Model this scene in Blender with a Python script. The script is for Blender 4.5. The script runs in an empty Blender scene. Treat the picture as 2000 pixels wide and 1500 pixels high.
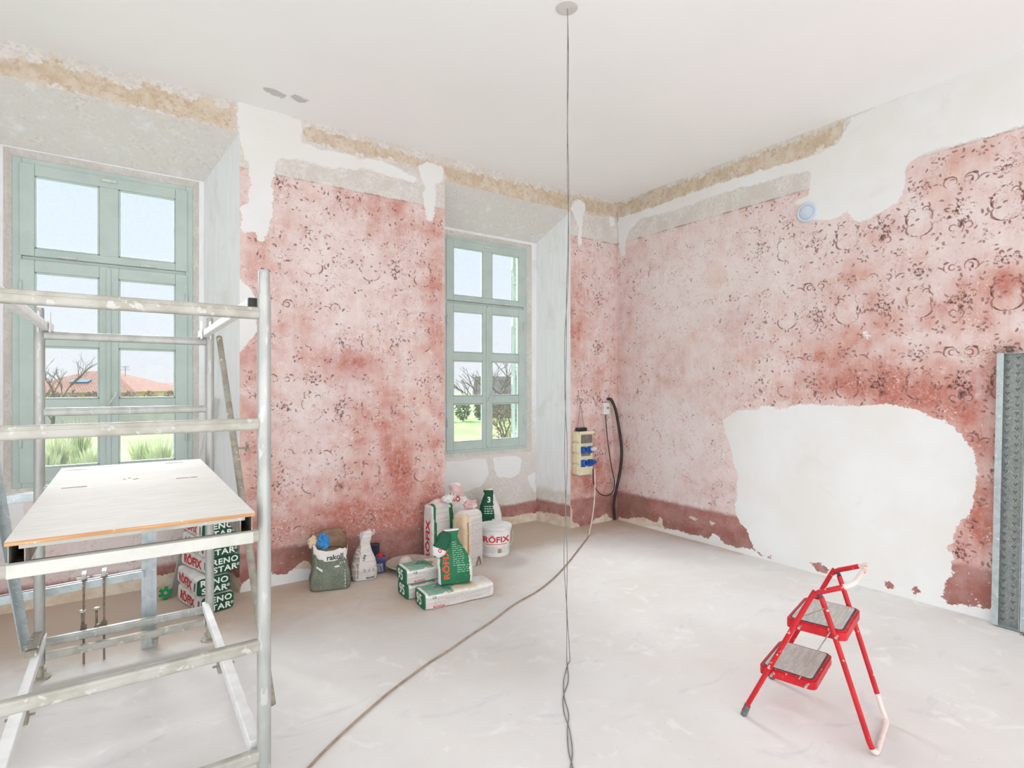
import bpy, bmesh, math, random
import numpy as np
from mathutils import Vector, Matrix, Euler
from mathutils.bvhtree import BVHTree

# ---------------------------------------------------------------- camera, sky, sun, exposure
scene = bpy.context.scene
COL = scene.collection
F, CX, CY, EYE = 1080.0, 1000.0, 753.0, 1.60
YAW = math.atan(755 / 1080)
cam_d = bpy.data.cameras.new('camera')
cam = bpy.data.objects.new('camera', cam_d)
COL.objects.link(cam)
cam.location = (0, 0, EYE)
cam.rotation_euler = (math.pi / 2, 0, -YAW)
cam_d.sensor_width = 36
cam_d.lens = 36 * F / 2000
cam_d.shift_y = (CY - 750) / 2000
cam_d.clip_start = 0.05
cam_d.clip_end = 600
scene.camera = cam
scene.view_settings.view_transform = 'Standard'
scene.view_settings.look = 'None'
scene.view_settings.gamma = 1
scene.view_settings.use_curve_mapping = False
scene.view_settings.exposure = 0.25

SKY_STRENGTH = 1.0
world = bpy.data.worlds.new('hazy_sky')
scene.world = world
world.use_nodes = True
_w = world.node_tree
_w.nodes.clear()
_o = _w.nodes.new('ShaderNodeOutputWorld')
_b = _w.nodes.new('ShaderNodeBackground')
_t = _w.nodes.new('ShaderNodeTexCoord')
_s = _w.nodes.new('ShaderNodeSeparateXYZ')
_r = _w.nodes.new('ShaderNodeValToRGB')
_w.links.new(_t.outputs['Generated'], _s.inputs[0])
_w.links.new(_s.outputs['Z'], _r.inputs[0])
_w.links.new(_r.outputs[0], _b.inputs[0])
_w.links.new(_b.outputs[0], _o.inputs[0])
_r.color_ramp.elements[0].position = 0.0
_r.color_ramp.elements[0].color = (0.80, 0.81, 0.86, 1)
_r.color_ramp.elements[1].position = 0.55
_r.color_ramp.elements[1].color = (0.66, 0.80, 1.0, 1)
_e = _r.color_ramp.elements.new(0.16)
_e.color = (0.76, 0.83, 0.96, 1)
_b.inputs[1].default_value = SKY_STRENGTH

def sun(name, strength, angle, direction, color=(1, 1, 1)):
    d = bpy.data.lights.new(name, 'SUN')
    d.energy = strength
    d.angle = math.radians(angle)
    d.color = color
    o = bpy.data.objects.new(name, d)
    COL.objects.link(o)
    o.rotation_euler = Vector(direction).to_track_quat('-Z', 'Y').to_euler()
    return o
sun('hazy_sun', 13.0, 45, (0.08, -0.87, -0.48), (0.97, 0.98, 1.0))
def fill_lamp(name, loc, rot, sx, sy, power):
    """soft area lamp added in an unseen wall opening to brighten the room"""
    d = bpy.data.lights.new(name, 'AREA')
    d.shape = 'RECTANGLE'; d.size = sx; d.size_y = sy; d.energy = power; d.color = (1.0, 0.99, 0.985)
    o = bpy.data.objects.new(name, d)
    COL.objects.link(o)
    o.location = loc; o.rotation_euler = rot
    return o
for _x, _wd in ((-1.15, 2.0), (1.35, 2.0), (3.7, 1.7)):  # added fill lamps, one in each opening out of view
    fill_lamp('opening_fill_lamp', (_x, -2.95, 1.65), (math.pi / 2, 0, 0), _wd, 3.2, 22 * _wd)
for _y in (-1.4, 1.2):
    fill_lamp('opening_fill_lamp', (-2.75, _y, 1.65), (math.pi / 2, 0, -math.pi / 2), 1.9, 3.2, 26)

# ---------------------------------------------------------------- pixel helpers (2000 x 1500 frame)
_fw = Vector((math.sin(YAW), math.cos(YAW), 0))
_rt = Vector((math.cos(YAW), -math.sin(YAW), 0))
_up = Vector((0, 0, 1))
ORG = Vector((0, 0, EYE))
def ray(px, py): return _fw + _rt * ((px - CX) / F) + _up * ((CY - py) / F)
def oz(px, py, z=0.0):
    d = ray(px, py); return ORG + d * ((z - EYE) / d.z)
def ox(px, py, x):
    d = ray(px, py); return ORG + d * (x / d.x)
def oy(px, py, y):
    d = ray(px, py); return ORG + d * (y / d.y)

# ---------------------------------------------------------------- node helpers
def C(r, g, b):
    f = lambda v: (v / 255 / 12.92) if v / 255 <= 0.04045 else ((v / 255 + 0.055) / 1.055) ** 2.4
    return (f(r), f(g), f(b), 1.0)

class NT:
    def __init__(s, name):
        s.mat = bpy.data.materials.new(name)
        s.mat.use_nodes = True
        s.nt = s.mat.node_tree
        s.nt.nodes.clear()
        s.out = s.nt.nodes.new('ShaderNodeOutputMaterial')
        s.pos = None
    def put(s, sock, v):
        if isinstance(v, bpy.types.NodeSocket): s.nt.links.new(v, sock)
        elif v is not None: sock.default_value = v
    def n(s, t, ins=None, **props):
        nd = s.nt.nodes.new(t)
        for k, v in props.items(): setattr(nd, k, v)
        for k, v in (ins or {}).items(): s.put(nd.inputs[k], v)
        return nd
    def P(s):
        if s.pos is None: s.pos = s.n('ShaderNodeTexCoord').outputs['Object']
        return s.pos
    def W(s): return s.n('ShaderNodeNewGeometry').outputs['Position']
    def m(s, op, a, b=None, c=None, clamp=False):
        nd = s.n('ShaderNodeMath', operation=op, use_clamp=clamp)
        s.put(nd.inputs[0], a)
        if b is not None: s.put(nd.inputs[1], b)
        if c is not None: s.put(nd.inputs[2], c)
        return nd.outputs[0]
    def scale(s, v, sc): 
        return s.n('ShaderNodeMapping', {'Vector': v, 'Scale': sc}).outputs[0]
    def noise(s, v, sc, det=4, rough=0.55, dist=0.0):
        return s.n('ShaderNodeTexNoise', {'Vector': v, 'Scale': sc, 'Detail': det, 'Roughness': rough, 'Distortion': dist}).outputs[0]
    def voro(s, v, sc, rand=1.0):
        return s.n('ShaderNodeTexVoronoi', {'Vector': v, 'Scale': sc, 'Randomness': rand}).outputs['Distance']
    def mix(s, fac, a, b):
        nd = s.n('ShaderNodeMix', data_type='RGBA')
        s.put(nd.inputs[0], fac); s.put(nd.inputs[6], a); s.put(nd.inputs[7], b)
        return nd.outputs[2]
    def step(s, v, lo, hi, a=0.0, b=1.0):
        nd = s.n('ShaderNodeMapRange', {0: v, 1: lo, 2: hi, 3: a, 4: b})
        nd.interpolation_type = 'SMOOTHSTEP'
        return nd.outputs[0]
    def lin(s, v, lo, hi, a=0.0, b=1.0):
        return s.n('ShaderNodeMapRange', {0: v, 1: lo, 2: hi, 3: a, 4: b}).outputs[0]
    def attr(s, name):
        return s.n('ShaderNodeAttribute', attribute_name=name).outputs['Fac']
    def bump(s, h, strength=0.3, dist=0.01):
        return s.n('ShaderNodeBump', {'Height': h, 'Strength': strength, 'Distance': dist}).outputs[0]
    def bsdf(s, col, rough=0.8, metal=0.0, normal=None, spec=0.3):
        b = s.n('ShaderNodeBsdfPrincipled', {'Base Color': col, 'Roughness': rough, 'Metallic': metal, 'Specular IOR Level': spec})
        if normal is not None: s.put(b.inputs['Normal'], normal)
        s.nt.links.new(b.outputs[0], s.out.inputs[0])
        return b

def mat(name, col, col2=None, sc=8, rough=0.8, metal=0.0, lo=0.4, hi=0.65, bump=0.15, bsc=60, spots=None, spot_sc=40, spot_t=0.66, spec=0.3, stretch=(1, 1, 1)):
    """colour with noise towards a second colour, specks of a third, fine relief"""
    t = NT(name)
    v = t.scale(t.P(), stretch)
    n1 = t.noise(v, sc, 5)
    c = t.mix(t.step(n1, lo, hi), col, col2 if col2 else tuple(x * 0.85 for x in col[:3]) + (1,))
    if spots:
        n2 = t.noise(v, spot_sc, 3)
        c = t.mix(t.step(n2, spot_t, spot_t + 0.04), c, spots)
    nb = t.noise(t.P(), bsc, 3)
    t.bsdf(c, rough, metal, t.bump(nb, bump, 0.004) if bump else None, spec)
    return t.mat

# ---------------------------------------------------------------- mesh helpers
def tag(o, label=None, cat=None, group=None, kind=None):
    if label: o['label'] = label
    if cat: o['category'] = cat
    if group: o['group'] = group
    if kind: o['kind'] = kind
    return o

def link(name, me, parent=None):
    o = bpy.data.objects.new(name, me)
    COL.objects.link(o)
    if parent is not None: o.parent = parent
    return o

def empty(name, loc=(0, 0, 0), rz=0.0, label=None, cat=None, group=None, kind=None, rot=None):
    o = bpy.data.objects.new(name, None)
    COL.objects.link(o)
    o.empty_display_size = 0.1
    o.location = loc
    o.rotation_euler = rot if rot else (0, 0, rz)
    return tag(o, label, cat, group, kind)

def mesh(name, verts, faces, mats, parent=None, smooth=False, mi=None, M=None):
    me = bpy.data.meshes.new(name)
    if M is not None: verts = [M @ Vector(v) for v in verts]
    me.from_pydata([tuple(v) for v in verts], [], faces)
    for m in (mats if isinstance(mats, (list, tuple)) else [mats]): me.materials.append(m)
    if mi is not None: me.polygons.foreach_set('material_index', mi)
    if smooth: me.polygons.foreach_set('use_smooth', [True] * len(me.polygons))
    me.update()
    return link(name, me, parent)

class B:
    """collects boxes, bars, tubes and lathes into one mesh"""
    def __init__(s): s.v = []; s.f = []
    def add(s, vs, fs):
        n = len(s.v); s.v += [Vector(v) for v in vs]; s.f += [tuple(i + n for i in f) for f in fs]; return s
    def box(s, lo, hi, bev=0.0, M=None):
        bm = bmesh.new()
        bmesh.ops.create_cube(bm, size=1)
        lo, hi = Vector(lo), Vector(hi)
        for v in bm.verts:
            v.co = Vector(((lo.x + hi.x) / 2 + v.co.x * (hi.x - lo.x), (lo.y + hi.y) / 2 + v.co.y * (hi.y - lo.y), (lo.z + hi.z) / 2 + v.co.z * (hi.z - lo.z)))
        if bev: bmesh.ops.bevel(bm, geom=bm.edges[:], offset=bev, segments=2, affect='EDGES', profile=0.5)
        if M is not None: bm.transform(M)
        bm.verts.index_update()
        s.add([v.co.copy() for v in bm.verts], [[v.index for v in f.verts] for f in bm.faces]); bm.free(); return s
    def bar(s, p, q, w, h, up=(0, 0, 1), bev=0.003, ext=0.0):
        """rectangular bar from p to q, w across, h along up"""
        p, q = Vector(p), Vector(q); d = (q - p); L = d.length; d.normalize()
        u = Vector(up); sd = d.cross(u).normalized(); u = sd.cross(d).normalized()
        M = Matrix(((sd.x, d.x, u.x, p.x), (sd.y, d.y, u.y, p.y), (sd.z, d.z, u.z, p.z), (0, 0, 0, 1)))
        return s.box((-w / 2, -ext, -h / 2), (w / 2, L + ext, h / 2), bev, M)
    def tube(s, pts, r, n=10, caps=True, closed=False):
        pts = [Vector(p) for p in pts]
        rs = r if isinstance(r, (list, tuple)) else [r] * len(pts)
        rings = []; ref = None
        N = len(pts)
        for i, p in enumerate(pts):
            a = pts[i - 1] if (i > 0 or closed) else p
            b = pts[(i + 1) % N] if (i < N - 1 or closed) else p
            t = (b - a).normalized()
            if ref is None:
                ref = t.orthogonal().normalized()
            ref = (ref - t * ref.dot(t)).normalized()
            o2 = t.cross(ref)
            rings.append([p + (ref * math.cos(2 * math.pi * k / n) + o2 * math.sin(2 * math.pi * k / n)) * rs[i] for k in range(n)])
        base = len(s.v)
        for rg in rings: s.v += rg
        m = N if closed else N - 1
        for i in range(m):
            for k in range(n):
                a = base + i * n + k; b = base + i * n + (k + 1) % n
                c = base + ((i + 1) % N) * n + (k + 1) % n; d = base + ((i + 1) % N) * n + k
                s.f.append((a, b, c, d))
        if caps and not closed:
            s.f.append(tuple(base + k for k in reversed(range(n))))
            s.f.append(tuple(base + (N - 1) * n + k for k in range(n)))
        return s
    def lathe(s, prof, n=32, M=None, cap=False):
        base = len(s.v)
        for (r, z) in prof:
            for k in range(n):
                a = 2 * math.pi * k / n
                v = Vector((r * math.cos(a), r * math.sin(a), z))
                s.v.append(M @ v if M is not None else v)
        for i in range(len(prof) - 1):
            for k in range(n):
                a = base + i * n + k; b = base + i * n + (k + 1) % n
                s.f.append((a, b, b + n, a + n))
        if cap:
            s.f.append(tuple(base + k for k in reversed(range(n))))
            s.f.append(tuple(base + (len(prof) - 1) * n + k for k in range(n)))
        return s
    def build(s, name, m, parent=None, smooth=False, M=None):
        return mesh(name, s.v, s.f, m, parent, smooth, M=M)

def smooth_path(pts, n=6):
    """Catmull-Rom through points"""
    pts = [Vector(p) for p in pts]
    P = [pts[0] * 2 - pts[1]] + pts + [pts[-1] * 2 - pts[-2]]
    out = []
    for i in range(1, len(P) - 2):
        for k in range(n):
            t = k / n
            a, b, c, d = P[i - 1], P[i], P[i + 1], P[i + 2]
            out.append(0.5 * ((2 * b) + (c - a) * t + (2 * a - 5 * b + 4 * c - d) * t * t + (3 * b - a - 3 * c + d) * t ** 3))
    out.append(pts[-1])
    return out

def auto_smooth(o, deg=40):
    me = o.data
    me.polygons.foreach_set('use_smooth', [True] * len(me.polygons))
    try: me.set_sharp_from_angle(angle=math.radians(deg))
    except Exception: pass
    return o

def copy_tree(o, parent=None, label=None):
    c = o.copy(); COL.objects.link(c); c.parent = parent
    if label: c['label'] = label
    for ch in list(o.children): copy_tree(ch, c)
    return c

_text_cache = {}
def text_mesh(s, size=1.0, bold=0.0, align='CENTER', shear=0.0, spacing=1.0):
    cu = bpy.data.curves.new('lettering_curve', 'FONT')
    cu.body = s; cu.size = size; cu.offset = bold; cu.align_x = align; cu.align_y = 'CENTER'; cu.shear = shear
    cu.space_character = spacing; cu.resolution_u = 3
    o = bpy.data.objects.new('lettering_curve', cu); COL.objects.link(o)
    dg = bpy.context.evaluated_depsgraph_get()
    me = bpy.data.meshes.new_from_object(o.evaluated_get(dg))
    bpy.data.objects.remove(o); bpy.data.curves.remove(cu)
    bm = bmesh.new(); bm.from_mesh(me); bpy.data.meshes.remove(me)
    bmesh.ops.triangulate(bm, faces=bm.faces[:])
    for _ in range(3):
        lim = size * 0.16
        es = [e for e in bm.edges if e.calc_length() > lim]
        if not es: break
        bmesh.ops.subdivide_edges(bm, edges=es, cuts=1)
        bmesh.ops.triangulate(bm, faces=[f for f in bm.faces if len(f.verts) > 3])
    bm.verts.index_update()
    vs = [(v.co.x, v.co.y) for v in bm.verts]; fs = [[v.index for v in f.verts] for f in bm.faces]
    bm.free()
    return vs, fs

def project(vs, fs, target, org, xd, yd, name, m, off=0.0015, reach=0.25):
    """lay flat 2D shapes on a mesh object (local space) along the plane normal"""
    xd, yd, org = Vector(xd).normalized(), Vector(yd).normalized(), Vector(org)
    nrm = xd.cross(yd).normalized()
    me = target.data
    bvh = BVHTree.FromPolygons([v.co.copy() for v in me.vertices], [tuple(p.vertices) for p in me.polygons])
    out = []
    for (x, y) in vs:
        p = org + xd * x + yd * y
        hit = bvh.ray_cast(p + nrm * reach, -nrm, reach * 2)
        q = hit[0] if hit[0] is not None else p
        out.append(q + nrm * off)
    return mesh(name, out, fs, m, target)

def write(s, target, org, xd, yd, size, m, name='lettering', bold=0.02, shear=0.0, spacing=1.0, off=0.0015, align='CENTER', sx=1.0, reach=0.25):
    vs, fs = text_mesh(s, 1.0, bold, align, shear, spacing)
    vs = [(x * size * sx, y * size) for x, y in vs]
    return project(vs, fs, target, org, xd, yd, name, m, off, reach)

def quad_print(target, org, xd, yd, w, h, m, name='printed_panel', off=0.001, n=6, reach=0.25):
    vs = [((i / n - .5) * w, (j / n - .5) * h) for j in range(n + 1) for i in range(n + 1)]
    fs = [(j * (n + 1) + i, j * (n + 1) + i + 1, (j + 1) * (n + 1) + i + 1, (j + 1) * (n + 1) + i) for j in range(n) for i in range(n)]
    return project(vs, fs, target, org, xd, yd, name, m, off, reach)

from mathutils import noise as mnoise
def nz(p, sc, seed=0.0):
    return mnoise.noise(Vector(p) * sc + Vector((seed, seed * 1.7, -seed)))
# ---------------------------------------------------------------- room dimensions (metres)
XR, YW, ZC, YN = 4.82, 4.705, 3.787, 5.21
XL, YB = -2.6, -2.8
NICHES = [dict(f0=-0.95, f1=0.723, b0=-0.76, b1=0.531, w0=-0.66, w1=0.455, z0=0.865, z1=3.235, dz=0.015),
          dict(f0=2.505, f1=4.088, b0=2.60, b1=3.993, w0=2.775, w1=3.885, z0=0.865, z1=3.215, dz=0.0)]
NZF, NZB = 3.555, 3.285

# ---- wall paint and plaster
def wall_material():
    t = NT('old_painted_plaster')
    P = t.W()
    n1 = t.noise(P, 1.3, 5, 0.6)
    n2 = t.noise(P, 7.0, 8, 0.65)
    n3 = t.noise(P, 38.0, 6, 0.7)
    n4 = t.noise(P, 3.1, 6, 0.6, 0.6)
    n5 = t.noise(t.scale(P, (14, 14, 1.6)), 2.0, 5, 0.6)
    n6 = t.noise(P, 120.0, 3, 0.6)
    e = t.m('ADD', t.m('MULTIPLY', t.m('SUBTRACT', n2, 0.5), 0.10), t.m('MULTIPLY', t.m('SUBTRACT', n3, 0.5), 0.05))
    eb = t.m('ADD', t.m('MULTIPLY', t.m('SUBTRACT', n2, 0.5), 0.22), t.m('MULTIPLY', t.m('SUBTRACT', n3, 0.5), 0.12))
    fade = t.attr('fade')
    dep = t.m('ADD', fade, t.m('MULTIPLY', t.m('SUBTRACT', n1, 0.5), 1.1))
    dep = t.m('ADD', dep, t.m('MULTIPLY', t.m('SUBTRACT', n2, 0.5), 1.35))
    dep = t.m('ADD', dep, t.m('MULTIPLY', t.m('SUBTRACT', n5, 0.5), 0.35))
    ramp = t.n('ShaderNodeValToRGB', {0: dep})
    cr = ramp.color_ramp
    cr.elements[0].position = 0.0; cr.elements[0].color = C(231, 221, 219)
    cr.elements[1].position = 1.0; cr.elements[1].color = C(188, 118, 104)
    for p, c in ((0.25, C(227, 210, 207)), (0.45, C(220, 196, 191)), (0.65, C(211, 172, 163)), (0.82, C(200, 146, 135))):
        el = cr.elements.new(p); el.color = c
    pink = ramp.outputs[0]
    pink = t.mix(t.step(n4, 0.52, 0.72, 0, 0.45), pink, C(222, 204, 208))
    pink = t.mix(t.step(n4, 0.30, 0.42, 0.35, 0.0), pink, C(222, 182, 160))
    pink = t.mix(t.step(t.noise(P, 16.0, 5, 0.7), 0.60, 0.66, 0, 0.45), pink, C(232, 214, 206))
    pink = t.mix(t.step(t.noise(P, 24.0, 5, 0.7, 1.0), 0.60, 0.68, 0, 0.5), pink, C(176, 126, 118))
    clus = t.step(t.noise(P, 5.0, 4, 0.6), 0.42, 0.62)
    sp1 = t.step(t.noise(P, 34.0, 5, 0.7, 1.5), 0.55, 0.60)
    pink = t.mix(t.m('MULTIPLY', t.m('MULTIPLY', sp1, clus), 0.62), pink, C(170, 122, 112))
    clus2 = t.step(t.noise(t.scale(P, (1.0, 1.0, 0.8)), 4.1, 4, 0.6), 0.48, 0.66)
    sp2 = t.step(t.noise(P, 27.0, 6, 0.7, 2.2), 0.555, 0.60)
    pink = t.mix(t.m('MULTIPLY', t.m('MULTIPLY', sp2, clus2), 0.8), pink, C(240, 228, 218))
    pink = t.mix(t.step(t.noise(P, 28.0, 6, 0.75), 0.45, 0.62, 0, 0.28), pink, C(226, 206, 202))
    # grey undercoat above the painted border
    grey = t.mix(t.step(n2, 0.35, 0.65), C(226, 222, 216), C(212, 205, 196))
    grey = t.mix(t.step(n3, 0.45, 0.62), grey, C(206, 203, 200))
    c = t.mix(t.step(t.attr('grey'), -0.004, 0.004), pink, grey)
    line = t.m('MULTIPLY', t.step(t.m('ABSOLUTE', t.attr('grey')), 0.004, 0.010, 1, 0), t.step(n2, 0.45, 0.6, 0.1, 0.7))
    c = t.mix(line, c, C(150, 112, 104))
    # ochre frieze
    br = t.mix(t.step(n2, 0.35, 0.62), C(202, 182, 156), C(216, 204, 188))
    br = t.mix(t.step(t.noise(P, 20, 5, 0.7), 0.5, 0.62), br, C(194, 176, 154))
    bm_ = t.step(t.m('ADD', t.attr('brown'), eb), -0.005, 0.02)
    c = t.mix(bm_, c, br)
    # dark plinth paint
    dd = t.mix(t.step(n2, 0.35, 0.62), C(160, 106, 97), C(178, 134, 128))
    dd = t.mix(t.step(n4, 0.5, 0.68, 0, 0.5), dd, C(188, 152, 150))
    dd = t.mix(t.step(n1, 0.35, 0.5, 0.6, 0), dd, C(138, 104, 90))
    dm = t.step(t.m('ADD', t.attr('dado'), t.m('MULTIPLY', e, 0.8)), -0.025, 0.025)
    c = t.mix(dm, c, dd)
    # pale chips
    chip = t.step(t.noise(P, 55.0, 4, 0.6, 0.6), 0.66, 0.69)
    c = t.mix(t.m('MULTIPLY', chip, 0.8), c, C(238, 228, 214))
    # bare sandy base coat
    bs = t.mix(t.step(n2, 0.4, 0.6), C(230, 220, 204), C(214, 198, 176))
    bmk = t.step(t.m('ADD', t.attr('base'), e), 0.0, 0.006)
    c = t.mix(bmk, c, bs)
    # fresh plaster
    pw = t.mix(t.step(n1, 0.35, 0.65), C(233, 235, 235), C(229, 228, 224))
    pw = t.mix(t.step(n4, 0.60, 0.72, 0, 0.35), pw, C(220, 218, 214))
    pm = t.step(t.m('ADD', t.attr('plaster'), t.m('ADD', t.m('MULTIPLY', e, 1.15), t.m('MULTIPLY', t.m('SUBTRACT', n6, 0.5), 0.02))), 0.0, 0.004)
    c = t.mix(pm, c, pw)
    # whitewashed reveals, brushed unevenly
    ww = t.mix(t.step(n5, 0.35, 0.75), C(237, 239, 241), C(230, 231, 231))
    ww = t.mix(t.step(n4, 0.52, 0.68, 0, 0.5), ww, C(222, 219, 215))
    wm = t.step(t.m('ADD', t.attr('wash'), t.m('MULTIPLY', e, 1.6)), -0.05, 0.02)
    c = t.mix(wm, c, ww)
    h = t.m('ADD', t.m('MULTIPLY', n3, 0.6), t.m('MULTIPLY', n6, 0.25))
    h = t.m('MULTIPLY', h, t.m('SUBTRACT', 1.0, t.m('MULTIPLY', pm, 0.8)))
    h = t.m('ADD', h, t.m('MULTIPLY', pm, 0.9))
    t.bsdf(c, 0.92, 0, t.bump(h, 0.35, 0.004), 0.15)
    return t.mat

def sdf(pts, poly):
    """signed distance in metres, positive inside"""
    pts = np.asarray(pts, float); poly = np.asarray(poly, float)
    d2 = np.full(len(pts), 1e9); ins = np.zeros(len(pts), bool)
    n = len(poly)
    for i in range(n):
        a, b = poly[i], poly[(i + 1) % n]
        e = b - a; w = pts - a
        t = np.clip((w @ e) / max(e @ e, 1e-12), 0, 1)
        q = w - t[:, None] * e
        d2 = np.minimum(d2, (q * q).sum(1))
        cond = (a[1] > pts[:, 1]) != (b[1] > pts[:, 1])
        with np.errstate(divide='ignore', invalid='ignore'):
            xi = a[0] + (pts[:, 1] - a[1]) / (b[1] - a[1] if b[1] != a[1] else 1e-12) * e[0]
        ins ^= cond & (pts[:, 0] < xi)
    d = np.sqrt(d2)
    return np.where(ins, d, -d)

class Shell:
    """surfaces of one wall as fine grids with paint fields stored per vertex"""
    def __init__(s): s.v = []; s.f = []; s.kind = []
    def patch(s, A, Bq, Cq, D, kind, step=0.025):
        A, Bq, Cq, D = [np.array(p, float) for p in (A, Bq, Cq, D)]
        nu = max(1, int(round(max(np.linalg.norm(Bq - A), np.linalg.norm(Cq - D)) / step)))
        nv = max(1, int(round(max(np.linalg.norm(D - A), np.linalg.norm(Cq - Bq)) / step)))
        base = len(s.v)
        for j in range(nv + 1):
            t = j / nv
            for i in range(nu + 1):
                u = i / nu
                s.v.append((A * (1 - u) + Bq * u) * (1 - t) + (D * (1 - u) + Cq * u) * t)
                s.kind.append(kind)
        for j in range(nv):
            for i in range(nu):
                a = base + j * (nu + 1) + i
                s.f.append((a, a + 1, a + nu + 2, a + nu + 1))
    def build(s, name, m, fields):
        o = mesh(name, s.v, s.f, m)
        P = np.array(s.v); K = np.array(s.kind)
        for k, arr in fields(P, K).items():
            a = o.data.attributes.new(k, 'FLOAT', 'POINT')
            a.data.foreach_set('value', np.asarray(arr, np.float32))
        return tag(o, kind='structure')

def px_poly_y(pts, y=YW): return [(oy(a, b, y).x, oy(a, b, y).z) for a, b in pts]
def px_poly_x(pts, x=XR): return [(ox(a, b, x).y, ox(a, b, x).z) for a, b in pts]
def blobs(U, V, items, conv):
    out = np.zeros(len(U))
    for (px, py, rx, ry, amp) in items:
        c = conv(px, py); a = conv(px + rx, py); b = conv(px, py + ry)
        su = abs(a[0] - c[0]) + 1e-3; sv = abs(b[1] - c[1]) + 1e-3
        out += amp * np.exp(-((U - c[0]) / su) ** 2 - ((V - c[1]) / sv) ** 2)
    return out
def best(pts, polys): return np.max([sdf(pts, p) for p in polys], axis=0)

WALL = wall_material()

# ---- window wall
BACK_PLASTER = [px_poly_y(p) for p in (
    [(463, 195), (500, 196), (590, 235), (590, 277), (624, 289), (700, 307), (747, 313), (808, 344), (820, 350), (808, 356), (747, 341), (716, 329), (648, 330), (612, 320), (581, 312), (547, 310), (541, 319), (535, 335), (532, 359), (535, 411), (529, 445), (513, 470), (504, 473), (501, 451), (470, 455), (472, 402), (484, 396), (486, 316), (480, 313), (466, 273)],
    [(818, 325), (830, 318), (860, 322), (868, 335), (866, 352), (852, 360), (850, 400), (846, 433), (832, 430), (828, 400), (830, 365), (820, 350)],
    [(1117, 395), (1130, 390), (1143, 398), (1145, 410), (1138, 425), (1137, 450), (1135, 478), (1130, 480), (1128, 440), (1122, 420), (1115, 408)],
    [(1188, 420), (1200, 426), (1202, 442), (1192, 442)],
    [(463, 540), (490, 560), (502, 600), (500, 650), (487, 668), (478, 680), (463, 690)],
    [(465, 1180), (465, 1135), (500, 1120), (540, 1118), (565, 1118), (578, 1110), (600, 1112), (612, 1120), (660, 1122), (660, 1150)],
    [(700, 1046), (705, 1036), (730, 1032), (735, 1038), (720, 1050), (706, 1052)])]
BACK_BASE = [px_poly_y(p) for p in (
    [(560, 1122), (575, 1108), (590, 1093), (604, 1098), (614, 1116), (625, 1140), (560, 1150)],
    [(1150, 1030), (1162, 1012), (1185, 1004), (1188, 1010), (1196, 1012), (1192, 1021)],
    [(625, 1140), (640, 1122), (760, 1098), (868, 1078), (868, 1090)],
    [(1113, 1035), (1112, 980), (1116, 990), (1118, 1020), (1135, 1024), (1130, 1034)])]
BACK_BROWN = [px_poly_y(p) for p in (
    [(-80, 92), (0, 112), (50, 113), (110, 118), (150, 138), (200, 148), (260, 172), (280, 160), (330, 172), (350, 186), (395, 190), (410, 196), (430, 213), (460, 203), (466, 215), (457, 255), (380, 236), (330, 226), (250, 208), (170, 190), (100, 170), (0, 150), (-80, 130)],
    [(588, 252), (600, 242), (650, 258), (700, 272), (760, 288), (820, 308), (860, 318), (900, 328), (1000, 353), (1110, 378), (1195, 396), (1210, 400), (1210, 426), (1150, 420), (1110, 418), (1000, 392), (900, 366), (870, 357), (868, 345), (800, 322), (740, 312), (700, 305), (650, 290), (600, 275)])]
NICHE_PATCH = [px_poly_y(p, YN) for p in (
    [(868, 900), (950, 895), (955, 925), (940, 950), (900, 965), (868, 985)],
    [(962, 893), (1010, 890), (1018, 900), (1015, 925), (990, 935), (970, 930), (965, 910)],
    [(1030, 930), (1046, 922), (1046, 962), (1036, 950)],
    [(-40, 985), (40, 985), (60, 1040), (30, 1075), (-40, 1080)])]
BACK_BLOBS = [(690, 712, 70, 26, 0.62), (620, 700, 60, 40, 0.25), (785, 915, 22, 45, 0.75), (755, 820, 45, 60, 0.3), (700, 1015, 130, 35, 0.35), (845, 1015, 40, 60, 0.45), (800, 1060, 90, 40, 0.4), (1125, 640, 22, 70, 0.35), (1125, 430, 30, 40, 0.25), (740, 400, 90, 30, 0.12), (850, 560, 20, 200, 0.22), (500, 500, 25, 90, 0.2), (500, 900, 40, 250, 0.18), (650, 500, 90, 90, -0.22), (600, 800, 60, 120, -0.15), (700, 600, 100, 60, -0.08), (1170, 560, 30, 100, -0.1), (1150, 880, 40, 60, 0.22), (620, 360, 90, 30, -0.12)]
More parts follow.
